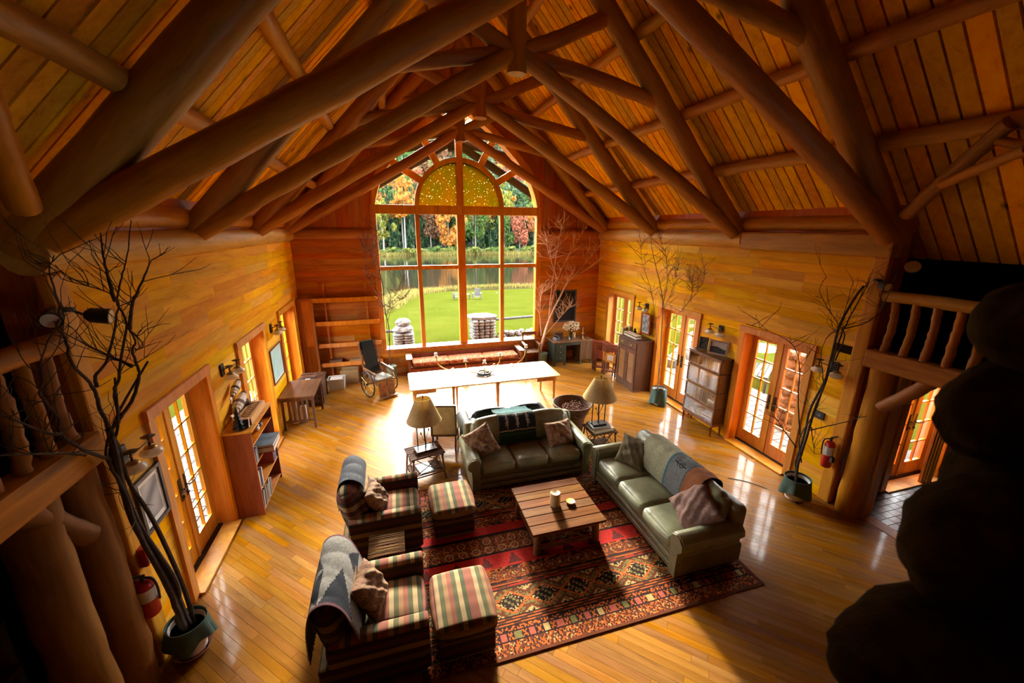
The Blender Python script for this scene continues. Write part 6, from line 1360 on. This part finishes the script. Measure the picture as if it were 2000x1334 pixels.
# potted bare branches
def potted(name, label, loc, key, mat, r0, pot, seed, twigs=60, tl=.45, tr=.0036):
    q = random.Random(seed); t = thing(name, label, 'plant', loc); base = V(loc); br = PLANTS[key]
    pot(t)
    def keep(p): return V((min(max(p.x+base.x, XL+.05), XR-.05)-base.x, min(p.y+base.y, YW-.05)-base.y, p.z))
    for bi, pts in enumerate(br):
        P = smooth_path([V(p)-base for p in pts], 5)
        if bi == 0: P = [V((P[0].x*.3, P[0].y*.3, .18))] + P
        n = len(P); ra = r0 if bi == 0 else r0*.48; rr = [max(.0035, ra*(1-.80*i/(n-1))) for i in range(n)]
        MB().tube([keep(p+V((q.uniform(-.004, .004), q.uniform(-.004, .004), 0))) for p in P], rr, 7).build('branch', mat, t, True)
    if r0 > .018:                                                        # a second stem twisting beside the first
        P = smooth_path([V(p)-base+V((q.uniform(-.05, .05), .04, 0)) for p in br[0]], 5); MB().tube([V((.03, .02, .18))]+P, [r0*.8]*(len(P)+1), 7).build('branch', mat, t, True)
    if r0 > .025:
        for k in (1, 2): P = smooth_path([V(p)-base+V((q.uniform(-.07, .07), -.05+.09*k, 0)) for p in br[0]+[br[k][3]]], 5); MB().tube([V((-.04+.05*k, -.03, .18))]+P, [lerp(r0*.75, .008, i/len(P)) for i in range(len(P)+1)], 7).build('branch', mat, t, True)
    tw = MB()
    for k in range(twigs):
        pts = br[q.randrange(len(br))]; P = smooth_path([V(p)-base for p in pts], 4); i = q.randrange(len(P)//3, len(P)); p = P[i]; d = V((q.gauss(0, .6), q.gauss(0, .3), q.uniform(.15, 1))).normalized(); L = tl*q.uniform(.4, 1.2); c = [p]
        for s in range(5): d = (d+V((q.gauss(0, .22), q.gauss(0, .15), q.gauss(.02, .18)))).normalized(); c.append(c[-1]+d*L/5)
        c = [keep(x) for x in c]; tw.tube(c, [k_*tr for k_ in (1, .9, .8, .7, .55, .4)], 4)
        if q.random() < .7: e = c[2]; d2 = (d+V((q.gauss(0, .7), q.gauss(0, .4), .2))).normalized(); tw.tube([e, keep(e+d2*L*.25), keep(e+d2*L*.45+V((0, 0, .02)))], [tr*.75, tr*.55, tr*.4], 4)
    tw.build('twigs', mat, t, kind='stuff')
    return t
def clothpot(cloth, r, h, hem, saucer=None):
    def f(t):
        MB().lathe([(r*.78, .02), (r, h), (r*.95, h), (r*.9, h-.07)], n=24).build('pot', W['white'], t, True); MB().lathe([(0, h-.045), (r*.9, h-.045)][::-1], n=18).build('soil', W['soil'], t)
        MB().grid(lambda u, v: ((r*1.06+.03*v+.02*math.sin(u*34)*v)*math.cos(2*PI*u), (r*1.06+.03*v+.02*math.sin(u*34)*v)*math.sin(2*PI*u), h+.03-(h-hem+.04*math.sin(u*2*PI*3))*v), 96, 12, .006).build('cloth_wrap', cloth, t, True)
        for k in range(3): MB().b2((.7*r*math.cos(k*2.1)-.02, .7*r*math.sin(k*2.1)-.02, 0), (.7*r*math.cos(k*2.1)+.02, .7*r*math.sin(k*2.1)+.02, .03)).build('foot', W['dark'], t)
        if saucer: MB().lathe([(r*.9, .0), (r*1.12, .05), (r*1.08, .05), (r*.85, .012)], n=24).build('saucer', saucer, t, True)
    return f
def glazed(r, h):
    def f(t): MB().lathe([(r*.72, 0), (r*.95, h*.7), (r, h), (r*.92, h), (r*.85, h*.8)], n=22).build('pot', W['pot'], t, True); MB().lathe([(0, h*.82), (r*.86, h*.82)][::-1], n=16).build('soil', W['soil'], t); MB().lathe([(r*.95, h-.02), (r*1.03, h-.01), (r*1.03, h+.01), (r*.95, h+.01)], n=22).build('rim', W['pot'], t, True)
    return f
potted('potted_branches', 'tall dark bare branches in a cloth wrapped pot near the balcony, by the framed photograph', (-2.14, 3.74, 0), 'left_near', W['bark'], .030, clothpot(W['tealcloth'], .15, .33, .13, W['clay']), 1, 120, .42)
potted('potted_branches', 'bare branches in a white pot with a green knitted wrap beside the entry post', (5.70, 3.90, 0), 'right_near', W['bark'], .020, clothpot(W['tealcloth'], .16, .34, .10), 2, 90, .5)
potted('potted_branches', 'bare branches in a teal cloth wrapped pot beside the tall cupboard', (5.80, 7.46, 0), 'right_mid', plain('tan_branch', (.26, .15, .085), .8, 0, .3, 12), .018, clothpot(W['tealcloth'], .15, .38, .02), 3, 150, .5, .0046)
potted('potted_branches', 'pale spreading bare branches in a celadon pot between the armchair and the green desk', (4.22, 10.98, 0), 'win_right', W['barkpale'], .024, glazed(.14, .33), 4, 170, .6, .0062)
potted('potted_branches', 'thin dark bare branches in a celadon pot behind the wheelchair', (-.22, 11.0, 0), 'win_left', plain('brown_branch', (.12, .065, .04), .8, 0, .3, 12), .016, glazed(.135, .32), 5, 140, .5, .0055)
co = thing('lamp_cord', 'thin dark lamp cord looping on the floor by the twig lamp table', 'cord', (.66, 5.95, .004)); MB().tube(smooth_path([(-.15, .0, .30), (-.02, .02, .10), (.05, -.05, .004), (.20, -.02, .004), (.22, .16, .004), (.06, .18, .004), (.02, .02, .004), (.18, -.14, .004)], 6), .004, 6).build('cord', W['blackp'], co, True)
co2 = thing('floor_cord', 'short dark cord on the floor before the pot with the knitted wrap', 'cord', (5.3, 4.35, .005)); MB().tube(smooth_path([(-.18, .25, 0), (.0, .12, 0), (.12, -.02, 0), (.2, -.16, 0)], 6), .005, 6).build('cord', W['blackp'], co2, True)
bpy.context.view_layer.update()
